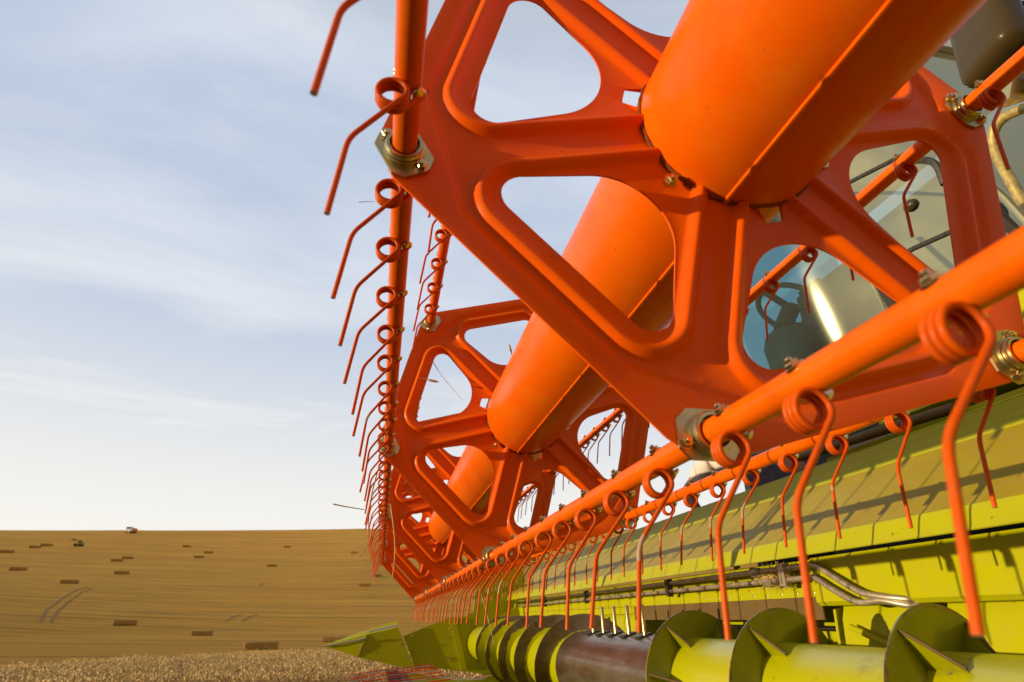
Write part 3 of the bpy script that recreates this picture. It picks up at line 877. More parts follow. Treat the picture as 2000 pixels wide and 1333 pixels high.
for k in range(6):
    y, z = corner(k)
    bar = MB().tube([(-2.3 if k != 2 else -1.55, 0, 0), (-.5, 0, 0), (1, 0, 0), (3, 0, 0), (6.04, 0, 0)], BR, 28)
    bo = under_reel(bar.obj('tine_bar', M['orange_tube'], reel)); bo.location += Vector((0, y, z))
    rest = MB(); restb = MB(); cnt = 0
    for i, x in enumerate(xs[k]):
        jit = random.uniform(-.004, .004); rot = random.uniform(-.045, .045)
        if k == 2 and x < .2: jit = 0; rot = {-.358: .09, -.206: -.02, -.077: -.05}.get(x, 0)
        near = (cnt < indiv[k]) if k else (.8 < x < 1.45)
        if near:
            cnt += 1
            link('tine', tine_me, bo, (x + jit, 0, 0), (rot, 0, random.uniform(-.02, .02)))
            link('tine_bolt', tbolt_me, bo, (x + jit + .011, 0, 0), (rot, 0, 0))
        else:
            mt4 = Matrix.Translation((x + jit, 0, 0)) @ Matrix.Rotation(rot, 4, 'X')
            place(rest, tine_lo, mt4); place(restb, tine_bolt, Matrix.Translation((.011, 0, 0)) @ mt4)
    if rest.v:
        tag(rest.obj('tines', M['orange_wire'], bo), kind='stuff'); tag(restb.obj('tine_bolts', M['brass'], bo), kind='stuff')

# ------------------------------------------------------------------ header (cutting trough)
hdr = thing('header_trough', 'lime green harvester header trough behind the orange reel tines', 'header', (2.5, -.6, -1.33))
HX = Vector((-2.5, .6, 1.33))
def hp(o): o.location = Vector(o.location) + HX; return o
KH = 1.016
def yz(D, zz): return (CAM.y - D * KH, CAM.z + zz * KH)
X0, X1 = -2.2, 6.15
def strip(name, prof, mat, x0=X0, x1=X1, th=.004, sharp=30, seg=1):
    """folded sheet: profile of (D, z) points, given thickness, run along X"""
    P = [yz(*q) for q in prof]
    n_ = len(P); off = []
    for i in range(n_):
        a = Vector(P[max(i - 1, 0)]); b_ = Vector(P[min(i + 1, n_ - 1)]); t = (b_ - a).normalized(); off.append(Vector((t.y, -t.x)) * th)
    poly = P + [(P[i][0] + off[i].x, P[i][1] + off[i].y) for i in reversed(range(n_))]
    mb = MB()
    m2 = len(poly)
    vs = []; xs_ = np.linspace(x0, x1, seg + 1)
    for x in xs_: vs += [(x, *q) for q in poly]
    fs = []
    for s_ in range(seg):
        for i in range(m2): fs.append((s_ * m2 + i, s_ * m2 + (i + 1) % m2, (s_ + 1) * m2 + (i + 1) % m2, (s_ + 1) * m2 + i))
    # end caps as quads between the two skins
    for e_ in (0, seg * m2):
        for i in range(n_ - 1): fs.append((e_ + i, e_ + i + 1, e_ + m2 - 2 - i, e_ + m2 - 1 - i))
    mb.add(vs, fs)
    return hp(mb.obj(name, mat, hdr, sharp=sharp))
# deflector panel above the trough
def sc_(L_): return [(a / KH, b / KH) for a, b in L_]
strip('deflector_panel', sc_([(1.357, .250), (1.41, .290), (1.52, .374), (1.653, .479)]), M['green_dusty'], th=-.004)
strip('deflector_lip', sc_([(1.325, .190), (1.330, .197), (1.337, .215), (1.344, .236), (1.351, .2475), (1.3565, .2500)]), M['green'], th=-.004)
strip('deflector_top', sc_([(1.6535, .4795), (1.660, .492), (1.668, .53), (1.674, .556)]), M['green'], th=-.004)
strip('top_rim', sc_([(1.6755, .559), (1.684, .564), (1.72, .575), (1.736, .573)]), M['green'], th=-.006)
# main beam under it: box right of the pipes
bx0, bx1 = X0, 1.195
strip('main_beam', [(1.40, .182), (1.363, .178), (1.3585, .171), (1.357, .09), (1.358, .052), (1.366, .044), (1.42, .043)], M['green'], bx0, bx1, th=-.004)
strip('main_beam', [(1.42, .182), (1.393, .180), (1.390, .174), (1.390, .092)], M['green'], 1.20, X1 - .2, th=-.004)
strip('bolt_strip', [(1.3835, .108), (1.383, .068)], M['green'], 1.20, X1 - .2, th=-.004)
strip('rubber_flap', [(1.3845, .0675), (1.384, .000)], M['rubber'], 1.205, 2.78, th=-.006)
strip('main_beam', [(1.388, .066), (1.388, .03)], M['green'], 2.80, X1 - .2, th=-.004)
# dark slot and rear sheets behind the auger
strip('slot_backing', [(1.70, .19), (1.66, .10), (1.60, -.02)], M['green'], X0, X1, th=-.004)
strip('rear_sheet', [(1.425, .040), (1.41, .0), (1.40, -.10), (1.385, -.24), (1.33, -.40), (1.22, -.50), (1.05, -.535), (.80, -.53), (.55, -.50), (.40, -.475), (.30, -.468)], M['green'], X0, 1.16, th=-.004, sharp=60)
strip('rear_sheet', [(1.425, .028), (1.41, .0), (1.40, -.10), (1.385, -.24), (1.33, -.40), (1.22, -.50), (1.05, -.535), (.80, -.53), (.55, -.50), (.40, -.475), (.30, -.468)], M['green'], 2.80, X1, th=-.004, sharp=60)
strip('trough_floor', [(1.33, -.42), (1.22, -.50), (1.05, -.535), (.80, -.53), (.55, -.50), (.40, -.475), (.30, -.468)], M['green'], 1.165, 2.795, th=-.004, sharp=60)
# feeder opening: floor sheet with cross bars
strip('feeder_back', [(2.05, .14), (2.05, -.10), (1.75, -.22), (1.40, -.40)], M['green'], 1.165, 2.795, th=-.004)
for x in (1.18, 2.78):
    mb = MB().prism([yz(1.40, .03), yz(2.05, .14), yz(2.05, -.5), yz(1.36, -.45)], 0, x - .006, x + .006)
    hp(mb.obj('feeder_side', M['green'], hdr))
for j, x in enumerate((1.36, 1.62, 1.88, 2.14, 2.40, 2.62)):
    hp(MB().box((x - .004, CAM.y - 2.04, CAM.z - .10), (x + .004, CAM.y - 2.03, CAM.z + .13)).obj('feeder_rib', M['green_dusty'], hdr))
hp(MB().tube([(1.19, CAM.y - 1.9, CAM.z - .03), (2.77, CAM.y - 1.9, CAM.z - .03)], .012, 10).obj('cross_rod', M['darksteel'], hdr))
# slanting stiffener on the rear sheet and the black pipe grommet beside the opening
hp(MB().tube([(1.10, CAM.y - 1.405, CAM.z - .02), (.62, CAM.y - 1.392, CAM.z - .17)], .010, 8).obj('stiffener', M['green'], hdr))
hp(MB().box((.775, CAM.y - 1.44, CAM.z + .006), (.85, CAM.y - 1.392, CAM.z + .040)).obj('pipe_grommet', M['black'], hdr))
# rivets and bolts along the strips
riv = MB().lathe([(0, 0), (0, .006), (.002, .0055), (.0035, .003), (.0035, 0)], 12, axis=1)
rvo = riv.obj('rivet', M['zinc']); riv_me = rvo.data; bpy.data.objects.remove(rvo)
for i in range(34):
    hp(link('rivet', riv_me, hdr, (1.235 + i * .088, CAM.y - 1.4035, CAM.z + .081)))
for i in range(10):
    hp(link('beam_bolt', bolt_me, hdr, (1.30 + i * .31, CAM.y - 1.4105, CAM.z + .130), (0, 0, R(90)), (.8, .8, .8)))
# two hydraulic pipes with clamps
def smooth(pts, n_=6, it=1):
    pts = [Vector(p) for p in pts]; out = []
    for i in range(len(pts) - 1):
        p0 = pts[max(i - 1, 0)]; p1 = pts[i]; p2 = pts[i + 1]; p3 = pts[min(i + 2, len(pts) - 1)]
        for s_ in range(n_):
            t = s_ / n_
            out.append(.5 * ((2 * p1) + (-p0 + p2) * t + (2 * p0 - 5 * p1 + 4 * p2 - p3) * t * t + (-p0 + 3 * p1 - 3 * p2 + p3) * t ** 3))
    out.append(pts[-1]); return out
yp = CAM.y - 1.354
for dz, xa in ((.160, 0), (.124, .015)):
    pts = [(X1 - .4, yp, CAM.z + dz), (4, yp, CAM.z + dz), (2, yp, CAM.z + dz), (1.24, yp, CAM.z + dz), (1.14 + xa, yp, CAM.z + dz - .002), (1.07 + xa, yp + .004, CAM.z + dz - .035),
           (.965 + xa, yp + .008, CAM.z + dz - .098 + (.012 if dz > .13 else .02)), (.90, yp, CAM.z + .048 + (dz - .122) * .3), (.84, yp - .02, CAM.z + .036 + (dz - .122) * .4), (.80, yp - .06, CAM.z + .030 + (dz - .122) * .4)]
    hp(MB().tube(smooth(pts, 7), .0090, 14).obj('hydraulic_pipe', M['steel'], hdr, sharp=60))
for x in (1.275, 1.305, 3.9):
    pass
for x, dz in ((1.47, .157), (1.40, .122)):
    hp(MB().lathe([(-.03, .011), (-.03, .016), (-.018, .0165), (-.018, .0195), (.006, .0195), (.006, .0165), (.02, .016), (.02, .011)], 6, (x, yp, CAM.z + dz)).obj('pipe_fitting', M['steel'], hdr, sharp=20))
for x in (1.30, 2.21, 3.48, 4.6):
    mb = MB().box((x - .012, yp - .012, CAM.z + .100), (x + .012, yp + .006, CAM.z + .178))
    mb.box((x - .016, yp + .0065, CAM.z + .104), (x + .016, yp + .016, CAM.z + .174))
    o = hp(mb.obj('pipe_clamp', M['steel'] if x < 2 else M['darksteel'], hdr))
# chopped straw caught behind the pipes
wis = MB(); rg = random.Random(5)
for i in range(150):
    c0 = Vector((1.375 + rg.gauss(0, .045), yp - .004 + rg.uniform(-.016, .012), CAM.z + .140 + rg.gauss(0, .013)))
    dr = Vector((rg.gauss(0, 1), rg.gauss(0, .3), rg.gauss(0, .45))).normalized() * rg.uniform(.015, .05)
    wis.tube([c0 - dr, c0 + Vector((0, 0, rg.uniform(-.006, .006))), c0 + dr], .0009, 4)
tag(wis.obj('straw_tuft', M['straw']), 'tuft of golden straw caught around the two hydraulic pipes', 'straw')

# knife with guards and lifting rods along the front edge
hp(MB().box((X0, CAM.y - .31, CAM.z - .483), (X1, CAM.y - .24, CAM.z - .470)).obj('knife_bar', M['darksteel'], hdr))
gd = MB().prism([(0, -.5), (.012, -.45), (.014, -.38), (-.014, -.38), (-.012, -.45)], 2, -.006, .006)
gdm = MB(); gdm.v = [(v[0], -v[1] - .38, v[2]) for v in gd.v]; gdm.f = gd.f
go_ = gdm.obj('knife_guard', M['darksteel']); gd_me = go_.data; bpy.data.objects.remove(go_)
for i in range(60):
    hp(link('knife_guard', gd_me, hdr, (2.0 + i * .0762, CAM.y - .24, CAM.z - .476)))
for i, x in enumerate((4.4, 5.1, 5.7)):
    for off, mt_ in ((0, 'red'), (.22, 'steel'), (.38, 'red')):
        pts = smooth([(x + off, CAM.y - .56, CAM.z - .400), (x + off, CAM.y - .30, CAM.z - .425), (x + off - .02, CAM.y - .05, CAM.z - .445), (x + off - .03, CAM.y + .22, CAM.z - .48)], 4)
        hp(MB().tube(pts, .0045, 7).obj('crop_lifter', M[mt_], hdr))

# far end wall and pointed divider; outline measured on the wall's plane x = 6.2
WX = 6.2
def wp(u, v, x=WX):
    q = fw + rt * ((u - 1000) / 1144.38) - up * ((v - 666.5) / 1144.38)
    t = (x - CAM.x) / q.x; P = CAM + q * t; return (P.y, P.z)
wall = [wp(788, 1243), wp(812, 1233), wp(845, 1219), wp(872, 1208), wp(905, 1205), wp(925, 1195), wp(933, 1120), wp(1010, 1065), wp(1040, 1200), wp(1010, 1325), wp(950, 1318), wp(860, 1306), wp(812, 1308)]
hp(MB().prism(wall, 0, WX, WX + .03).obj('end_wall', M['green'], hdr))
hp(MB().prism([wp(878, 1208), wp(889, 1208), wp(912, 1309), wp(900, 1309)], 0, WX - .02, WX - .001).obj('wall_rib', M['green'], hdr))
dv1 = [wp(777, 1224), wp(717, 1236), wp(698, 1284), wp(814, 1309)]
hp(MB().prism([wp(777, 1226), wp(716, 1241), wp(699, 1284), wp(812, 1309)], 0, WX - .035, WX + .10).obj('divider_body', M['green'], hdr))
# bright folded top of the divider
def w3(u, v, x): y, z = wp(u, v, x); return (x, y, z)
mb = MB()
a1, a2 = w3(717, 1240, WX - .037), w3(777, 1227, WX - .037)
mb.add([a1, a2, (WX + .05, a2[1], a2[2] + .07), (WX + .05, a1[1], a1[2] + .045), (WX + .13, a2[1], a2[2]), (WX + .13, a1[1], a1[2])], [(0, 1, 2, 3), (3, 2, 4, 5), (0, 3, 5), (1, 4, 2)])
hp(mb.obj('divider_top', M['green'], hdr, sharp=20))
hp(MB().tube([w3(722, 1236, WX + .0), w3(776, 1224, WX + .0)], .018, 8).obj('divider_rail', paint('grey_violet_plastic', (.30, .26, .30), (.24, .21, .25), .5), hdr))
# nose cone: three facets to the tip
ty, tz = wp(631, 1262, WX); tip = (WX - .01, ty, tz)
b1 = w3(716, 1240, WX - .04); b2 = w3(699, 1284, WX - .04); b3 = (WX + .06, b1[1], b1[2] + .045); b4 = (WX + .12, b2[1], b2[2] + .03); mdl = w3(706, 1262, WX - .055)
mb = MB().add([tip, b1, mdl, b2, b3, b4], [(0, 2, 1), (0, 3, 2), (0, 1, 4), (0, 4, 5), (0, 5, 3), (1, 2, 3, 5, 4)]) or None
mb = MB(); mb.add([tip, b1, mdl, b2, b3, b4], [(0, 2, 1), (0, 3, 2), (0, 1, 4), (0, 4, 5), (0, 5, 3), (1, 2, 3, 5, 4)])
hp(mb.obj('divider_nose', M['green'], hdr, smooth=False))
hp(MB().tube([w3(631, 1263, WX - .03), w3(650, 1260, WX - .05), w3(714, 1248, WX - .065)], .008, 6).obj('nose_seam', M['steel'], hdr))
for (u, v) in [(782, 1258), (800, 1283), (805, 1309), (878, 1229), (892, 1278), (878, 1286), (882, 1290), (856, 1304), (804, 1243)]:
    y, z = wp(u, v, WX - .037 if u < 810 else WX)
    hp(link('wall_bolt', bolt_me, hdr, (WX - .037 if u < 812 else WX, y, z), (0, 0, math.pi), (1.1, 1.1, 1.1)))
# slanting bracket at the far end of the deflector
hp(MB().prism([yz(1.30, .19), yz(1.34, .02), yz(1.05, -.02), yz(1.28, .10)], 0, 5.6, 5.64).obj('end_bracket', M['green'], hdr))

# ------------------------------------------------------------------ auger
AY, AZ_ = -.60, -.938
aug = thing('feed_auger', 'lime green feed auger with spiral flights and a worn brown middle drum', 'auger', (2.0, AY, AZ_))
AR, RF = .164, .25
def ap(o): o.location = Vector(o.location) + Vector((-2.0, 0, 0)); return o
ap(MB().lathe([(x, AR) for x in np.linspace(-2.1, 1.56, 30)], 72).obj('auger_tube', M['auger_tube'], aug))
ap(MB().lathe([(x, AR + .0025) for x in np.linspace(1.56, 2.74, 14)] + [(2.74, AR)], 72).obj('worn_drum', M['drum'], aug))
ap(MB().lathe([(x, AR) for x in np.linspace(2.745, 6.18, 30)], 72).obj('auger_tube', M['auger_tube'], aug))
def flight(name, x0, c, xa, xb, mat, worn=False):
    """helicoid sheet, x = x0 + c*(phi - 90deg)"""
    mb = MB(); f0 = (xa - x0) / c + math.pi / 2; f1 = (xb - x0) / c + math.pi / 2
    if f0 > f1: f0, f1 = f1, f0
    n_ = int((f1 - f0) / (2 * math.pi) * 84); T = .0045; nr = 5; rg = random.Random(2)
    dents = [rg.uniform(-1, 1) for _ in range(400)]
    for side in (0, 1):
        o = len(mb.v)
        for i in range(n_ + 1):
            a = f0 + (f1 - f0) * i / n_
            grow = min(1, i / 16, (n_ - i) / 16) ** .5
            q = (a * 9) % 399; d_ = dents[int(q)] * (1 - q % 1) + dents[int(q) + 1] * (q % 1)
            for r_i in range(nr):
                r = AR - .004 + (RF - AR + .004) * r_i / (nr - 1) * grow
                x = x0 + c * (a - math.pi / 2) + side * T + (.0025 * d_ * r_i / (nr - 1))
                mb.v.append((x, r * math.cos(a), r * math.sin(a)))
        for i in range(n_):
            for r_i in range(nr - 1):
                q = (o + i * nr + r_i, o + i * nr + r_i + 1, o + (i + 1) * nr + r_i + 1, o + (i + 1) * nr + r_i)
                mb.f.append(q if side else q[::-1])
        if side == 0: o0 = o
    for i in range(n_):
        a_, b_, c_, d_ = o0 + i * nr + nr - 1, o0 + (i + 1) * nr + nr - 1, o + (i + 1) * nr + nr - 1, o + i * nr + nr - 1
        mb.add([mb.v[a_], mb.v[b_], mb.v[c_], mb.v[d_]], [(0, 1, 2, 3)])
    return ap(mb.obj(name, mat, aug, sharp=45))
flight('flight', .469, .0805, -2.05, 1.66, M['flight_r'])
flight('flight', 2.72, -.0867, 2.50, 5.15, M['flight'])
# triangular gussets welded between flight and tube, with bright edges
def gusset(x0, c, adeg, ln_=.085, side=-1):
    a = R(adeg); k = round(((adeg - 90) % 360))
    x = x0 + c * (R(adeg) - math.pi / 2)
    e, t = Vector((math.cos(a), math.sin(a))), Vector((-math.sin(a), math.cos(a))) * .0025
    def P(xx, r, sg): return (xx, r * e.x + sg * t.x, r * e.y + sg * t.y)
    vs = []
    for sg in (-1, 1): vs += [P(x, RF - .012, sg), P(x, AR - .002, sg), P(x + side * ln_, AR - .002, sg), P(x + side * ln_, AR + .004, sg)]
    mb = MB(); mb.add(vs, [(0, 1, 2, 3), (7, 6, 5, 4), (0, 3, 7, 4), (3, 2, 6, 7), (0, 4, 5, 1)])
    g = ap(mb.obj('gusset', M['flight_r'], aug, smooth=False))
    ed = MB().tube([P(x, RF - .010, 0), P(x + side * ln_, AR + .006, 0)], .0035, 6)
    ap(ed.obj('gusset_edge', M['rubber'], g)).location = (0, 0, 0)
for base in (.469 - .506, .469, .975, 1.481):
    for ad in (57, 118, 15, 195): gusset(base, .0805, ad)
# retractable fingers with their slotted guides
fg = MB().lathe([(0, .0085), (.135, .0085), (.138, .0065), (.138, 0)], 12, axis=2)
fgo = fg.obj('finger', M['zinc']); fg_me = fgo.data; bpy.data.objects.remove(fgo)
sl_ = MB(); sl_.box((-.022, -.030, 0), (.022, -.010, .008)); sl_.box((-.022, .010, 0), (.022, .030, .008)); sl_.box((-.026, -.01, 0), (-.012, .01, .007)); sl_.box((.012, -.01, 0), (.026, .01, .007))
slo = sl_.obj('finger_guide', M['darksteel']); sl_me = slo.data; bpy.data.objects.remove(slo)
for x in (1.83, 1.995, 2.155, 2.315, 2.465):
    a = R(74)
    g = ap(link('finger_guide', sl_me, aug, (x, (AR + .001) * math.cos(a), (AR + .001) * math.sin(a)), (a - math.pi / 2, 0, 0)))
    o = ap(link('finger', fg_me, aug, (x, (AR - .02) * math.cos(a), (AR - .02) * math.sin(a)), (R(-2), 0, 0)))
for (x, ad) in ():
    a = R(ad); ap(link('finger_guide', sl_me, aug, (x, (AR + .001) * math.cos(a), (AR + .001) * math.sin(a)), (a - math.pi / 2, 0, 0)))

# ------------------------------------------------------------------ combine body and cab beyond the header
def at(u, v, D):
    q = fw + rt * ((u - 1000) / 1144.38) - up * ((v - 666.5) / 1144.38)
    t = D / -q.y; return CAM + q * t
cab = thing('combine_cab', 'glass driver cab and front body of the combine harvester behind the reel', 'combine cab', (1.6, -3.3, -1.33))
CX = Vector((-1.6, 3.3, 1.33))
def cp(o): o.location = Vector(o.location) + CX; return o
# bowed windscreen running round into the side panes
def glass_pt(s_, z):
    k = .93 + .09 * math.sin(min(1, (z - .3) / 2.6) * math.pi * .62)
    cx, cy, rr = 2.95, -3.38 + .16 * (z - 1.5), 1.2 * k
    Ls = 1.15; La = rr * math.pi
    L_ = s_ * (2 * Ls + La)
    if L_ < Ls: return (cx - rr, cy - Ls + L_, z)
    if L_ < Ls + La:
        a = math.pi - (L_ - Ls) / rr; return (cx + rr * math.cos(a), cy + rr * math.sin(a), z)
    return (cx + rr, cy - (L_ - Ls - La), z)
mb = MB(); ns, nz_ = 90, 24
mb.v = [glass_pt(i / ns, .30 + 2.9 * j / nz_) for i in range(ns + 1) for j in range(nz_ + 1)]
mb.f = [(i * (nz_ + 1) + j, i * (nz_ + 1) + j + 1, (i + 1) * (nz_ + 1) + j + 1, (i + 1) * (nz_ + 1) + j) for i in range(ns) for j in range(nz_)]
cp(mb.obj('windscreen', M['glass'], cab, sharp=80))
ring_ = lambda z, k: [(2.95 + (glass_pt(i / 40, z)[0] - 2.95) * k, glass_pt(i / 40, z)[1] + (k - 1) * .6) for i in range(41)]
cp(MB().prism(ring_(3.1, 1.04), 2, 3.19, 3.40).obj('roof', M['white'], cab))
cp(MB().prism(ring_(.32, .99), 2, .16, .30).obj('cab_floor', M['black'], cab))
cp(MB().box((1.85, -4.52, .30), (4.05, -4.45, 3.19)).obj('rear_wall', paint('cab_lining', (.07, .07, .05), (.05, .05, .04), .7), cab))
tr_ = at(1650, 640, 3.95)
cp(MB().box((tr_.x - .55, tr_.y - .05, tr_.z - 1.1), (tr_.x + .45, tr_.y + .05, tr_.z + .55)).obj('dark_backing', M['black'], cab))  # black panel added behind the wheel to darken the view through the glass
sq = at(1615, 640, 3.65)
cp(MB().prism([(.0, -.75), (.55, -.75), (.55, -.62), (.12, -.60), (.02, .20), (-.12, .22), (-.14, -.6)], 0, -.27, .27).obj('seat', M['black'], cab, sharp=20)).location += Vector((sq.x, sq.y, sq.z))
SC = at(1545, 603, 3.2)
rotw = Matrix.Rotation(R(32), 3, 'X')
ring = [SC + rotw @ Vector((.27 * math.cos(R(a)), .27 * math.sin(R(a)), 0)) for a in range(0, 361, 10)]
wh = MB().tube(ring, .024, 10, cap=False)
cp(wh.obj('steering_wheel', M['black'], cab))
sp_ = MB()
for a in (90, 210, 330): sp_.tube([SC, SC + rotw @ Vector((.27 * math.cos(R(a)), .27 * math.sin(R(a)), 0))], .03, 8)
sp_.tube([SC, SC + rotw @ Vector((0, 0, -.25))], [.075, .07], 12)
cp(sp_.obj('wheel_spokes', M['black'], cab))
K = at(1552, 690, 3.2)
cp(MB().lathe([(-.95, .19), (-.3, .20), (-.05, .215), (.06, .23), (.16, .20), (.23, .12), (.26, .03)], 24, (K.x, K.y, K.z), axis=2).obj('steering_console', M['grey'], cab, sharp=30))
cp(MB().lathe([(0, 0), (0, .035), (.02, .028), (.02, 0)], 16, (0, 0, 0), axis=1).obj('console_dial', M['black'], cab)).location += Vector((K.x + .05, K.y + .17, K.z + .05))
K2 = at(1625, 715, 3.15)
cp(MB().prism([(-.25, -.5), (.28, -.5), (.24, .02), (.05, .12), (-.2, .02)], 1, -.2, .12).obj('side_console', M['black'], cab, sharp=20)).location += K2
lv = MB()
for du, dv in ((1600, 640), (1622, 655), (1650, 650)):
    q = at(du, dv, 3.25); lv.tube([q, q + Vector((.01, .03, .16))], .012, 6); lv.lathe([(-.03, 0), (-.02, .025), (.02, .025), (.03, 0)], 10, q + Vector((.01, .03, .18)), axis=2)
cp(lv.obj('control_levers', M['black'], cab))
cp(MB().box((-.12, -.02, -.09), (.12, .02, .09), Matrix.Rotation(R(-20), 3, 'X')).obj('display', M['black'], cab)).location += at(1590, 575, 3.35)
# door frame post seen right of the curved corner
cp(MB().tube([at(1800, 680, 2.86), at(1728, 560, 2.86), at(1600, 330, 2.86)], .05, 10).obj('frame_post', M['black'], cab))
cp(MB().tube([at(1790, 640, 2.7), at(1755, 585, 2.7), at(1665, 430, 2.7)], .012, 8).obj('post_trim', M['steel'], cab))
# wiper rods and rails across the screen
cp(MB().tube([at(1600, 388, 2.85), at(1672, 350, 2.8), at(1765, 303, 2.75), at(1850, 262, 2.75)], .014, 8).obj('wiper_rod', M['darksteel'], cab))
cp(MB().tube([at(1740, 512, 2.8), at(1782, 487, 2.8), at(1858, 453, 2.8), at(1960, 408, 2.8)], .015, 8).obj('grab_rail', M['darksteel'], cab))
cp(MB().tube(smooth([at(1740, 345, 2.8), at(1775, 320, 2.8), at(1800, 313, 2.8), at(1828, 322, 2.8), at(1845, 360, 2.8)], 5), .02, 8).obj('rail_bend', M['darksteel'], cab))
kb = MB().lathe([(-.04, .0), (-.035, .022), (-.012, .036), (.012, .036), (.035, .022), (.04, 0)], 18)
o = cp(kb.obj('knob', M['mirror_plastic'], cab)); o.location += at(1780, 402, 2.8)
# bent yellow-zinc hand rail near the right edge
cp(MB().tube(smooth([at(2030, 205, 1.9), at(1995, 214, 1.9), at(1958, 232, 1.9), at(1940, 262, 1.9), at(1946, 300, 1.9), at(1972, 350, 1.9), at(1998, 395, 1.9), at(2040, 450, 1.9)], 6), .017, 12).obj('hand_rail', metal('worn_yellow_rail', (.46, .34, .10), .5, (.25, .18, .07), 60, .3), cab, sharp=60))
cp(MB().tube([at(1900, 335, 2.1), at(1935, 362, 2.1), at(1965, 388, 2.1), at(2030, 460, 2.1)], .016, 10).obj('gas_strut', M['zinc'], cab))
cp(MB().tube([at(1905, 375, 2.2), at(1960, 430, 2.2), at(2030, 500, 2.2)], .022, 8).obj('rubber_hose', M['black'], cab))
cp(MB().lathe([(-.02, 0), (-.02, .05), (.02, .05), (.02, 0)], 18, at(1940, 415, 2.3)).obj('lamp_socket', M['mirror_plastic'], cab))
# mirror: rounded dark housing hanging at the top right
def rbox(c, sx, sy, sz, rad, M3_, name, mat, parent, n_=5):
    mb = MB()
    import bmesh
    bm = bmesh.new(); bmesh.ops.create_cube(bm, size=1)
    for v in bm.verts: v.co = Vector((v.co.x * sx, v.co.y * sy, v.co.z * sz))
    bmesh.ops.bevel(bm, geom=list(bm.edges), offset=rad, segments=n_, affect='EDGES', profile=.5)
    for v in bm.verts: v.co = M3_ @ v.co + Vector(c)
    me = bpy.data.meshes.new(name); bm.to_mesh(me); bm.free(); me.materials.append(mat)
    me.polygons.foreach_set('use_smooth', [True] * len(me.polygons)); me.set_sharp_from_angle(angle=R(40))
    return link(name, me, parent)
mc = at(1915, 20, 1.95)
e1 = (at(1905, 155, 1.95) - at(1850, 0, 1.95)); 
mrot = Matrix.Rotation(R(10), 3, 'X') @ Matrix.Rotation(R(-12), 3, 'Z')
cp(rbox(mc, .235, .12, .62, .05, mrot, 'mirror_housing', M['mirror_plastic'], cab))
cp(MB().tube(smooth([at(1930, 10, 2.05), at(1970, 20, 2.05), at(1995, 12, 2.05), at(2020, 30, 2.05), at(2030, 90, 2.05)], 5), .018, 10).obj('mirror_arm', M['black'], cab))
# bracket and block behind the near bar
cp(MB().box((-.09, -.03, -.035), (.09, .03, .035), Matrix.Rotation(R(-30), 3, 'Y')).obj('mirror_bracket', M['black'], cab)).location += at(1985, 165, 1.75)
cp(MB().box((-.035, -.03, -.03), (.035, .03, .03), Matrix.Rotation(R(-30), 3, 'Y')).obj('bracket_block', M['brass'], cab)).location += at(1968, 182, 1.70)
# body front under the cab: black box standing in for the shaded gap, silver tube, green cover
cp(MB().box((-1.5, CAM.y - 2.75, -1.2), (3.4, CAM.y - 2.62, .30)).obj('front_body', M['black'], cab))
cp(MB().tube([at(2080, 560, 2.35), at(1985, 592, 2.35), at(1900, 622, 2.35)], .016, 10).obj('silver_tube', M['steel'], cab))
cp(MB().box((-1.4, CAM.y - 2.45, .10), (1.60, CAM.y - 2.2, .42)).obj('green_cover', M['green'], cab))
cp(MB().box((-1.4, CAM.y - 2.25, -.30), (1.75, CAM.y - 2.0, -.03)).obj('green_cover', M['green'], cab))
cp(MB().tube([at(1868, 796, 1.95), at(1720, 842, 1.95), at(1560, 894, 1.95)], .020, 12).obj('rear_tube', M['rubber'], cab))

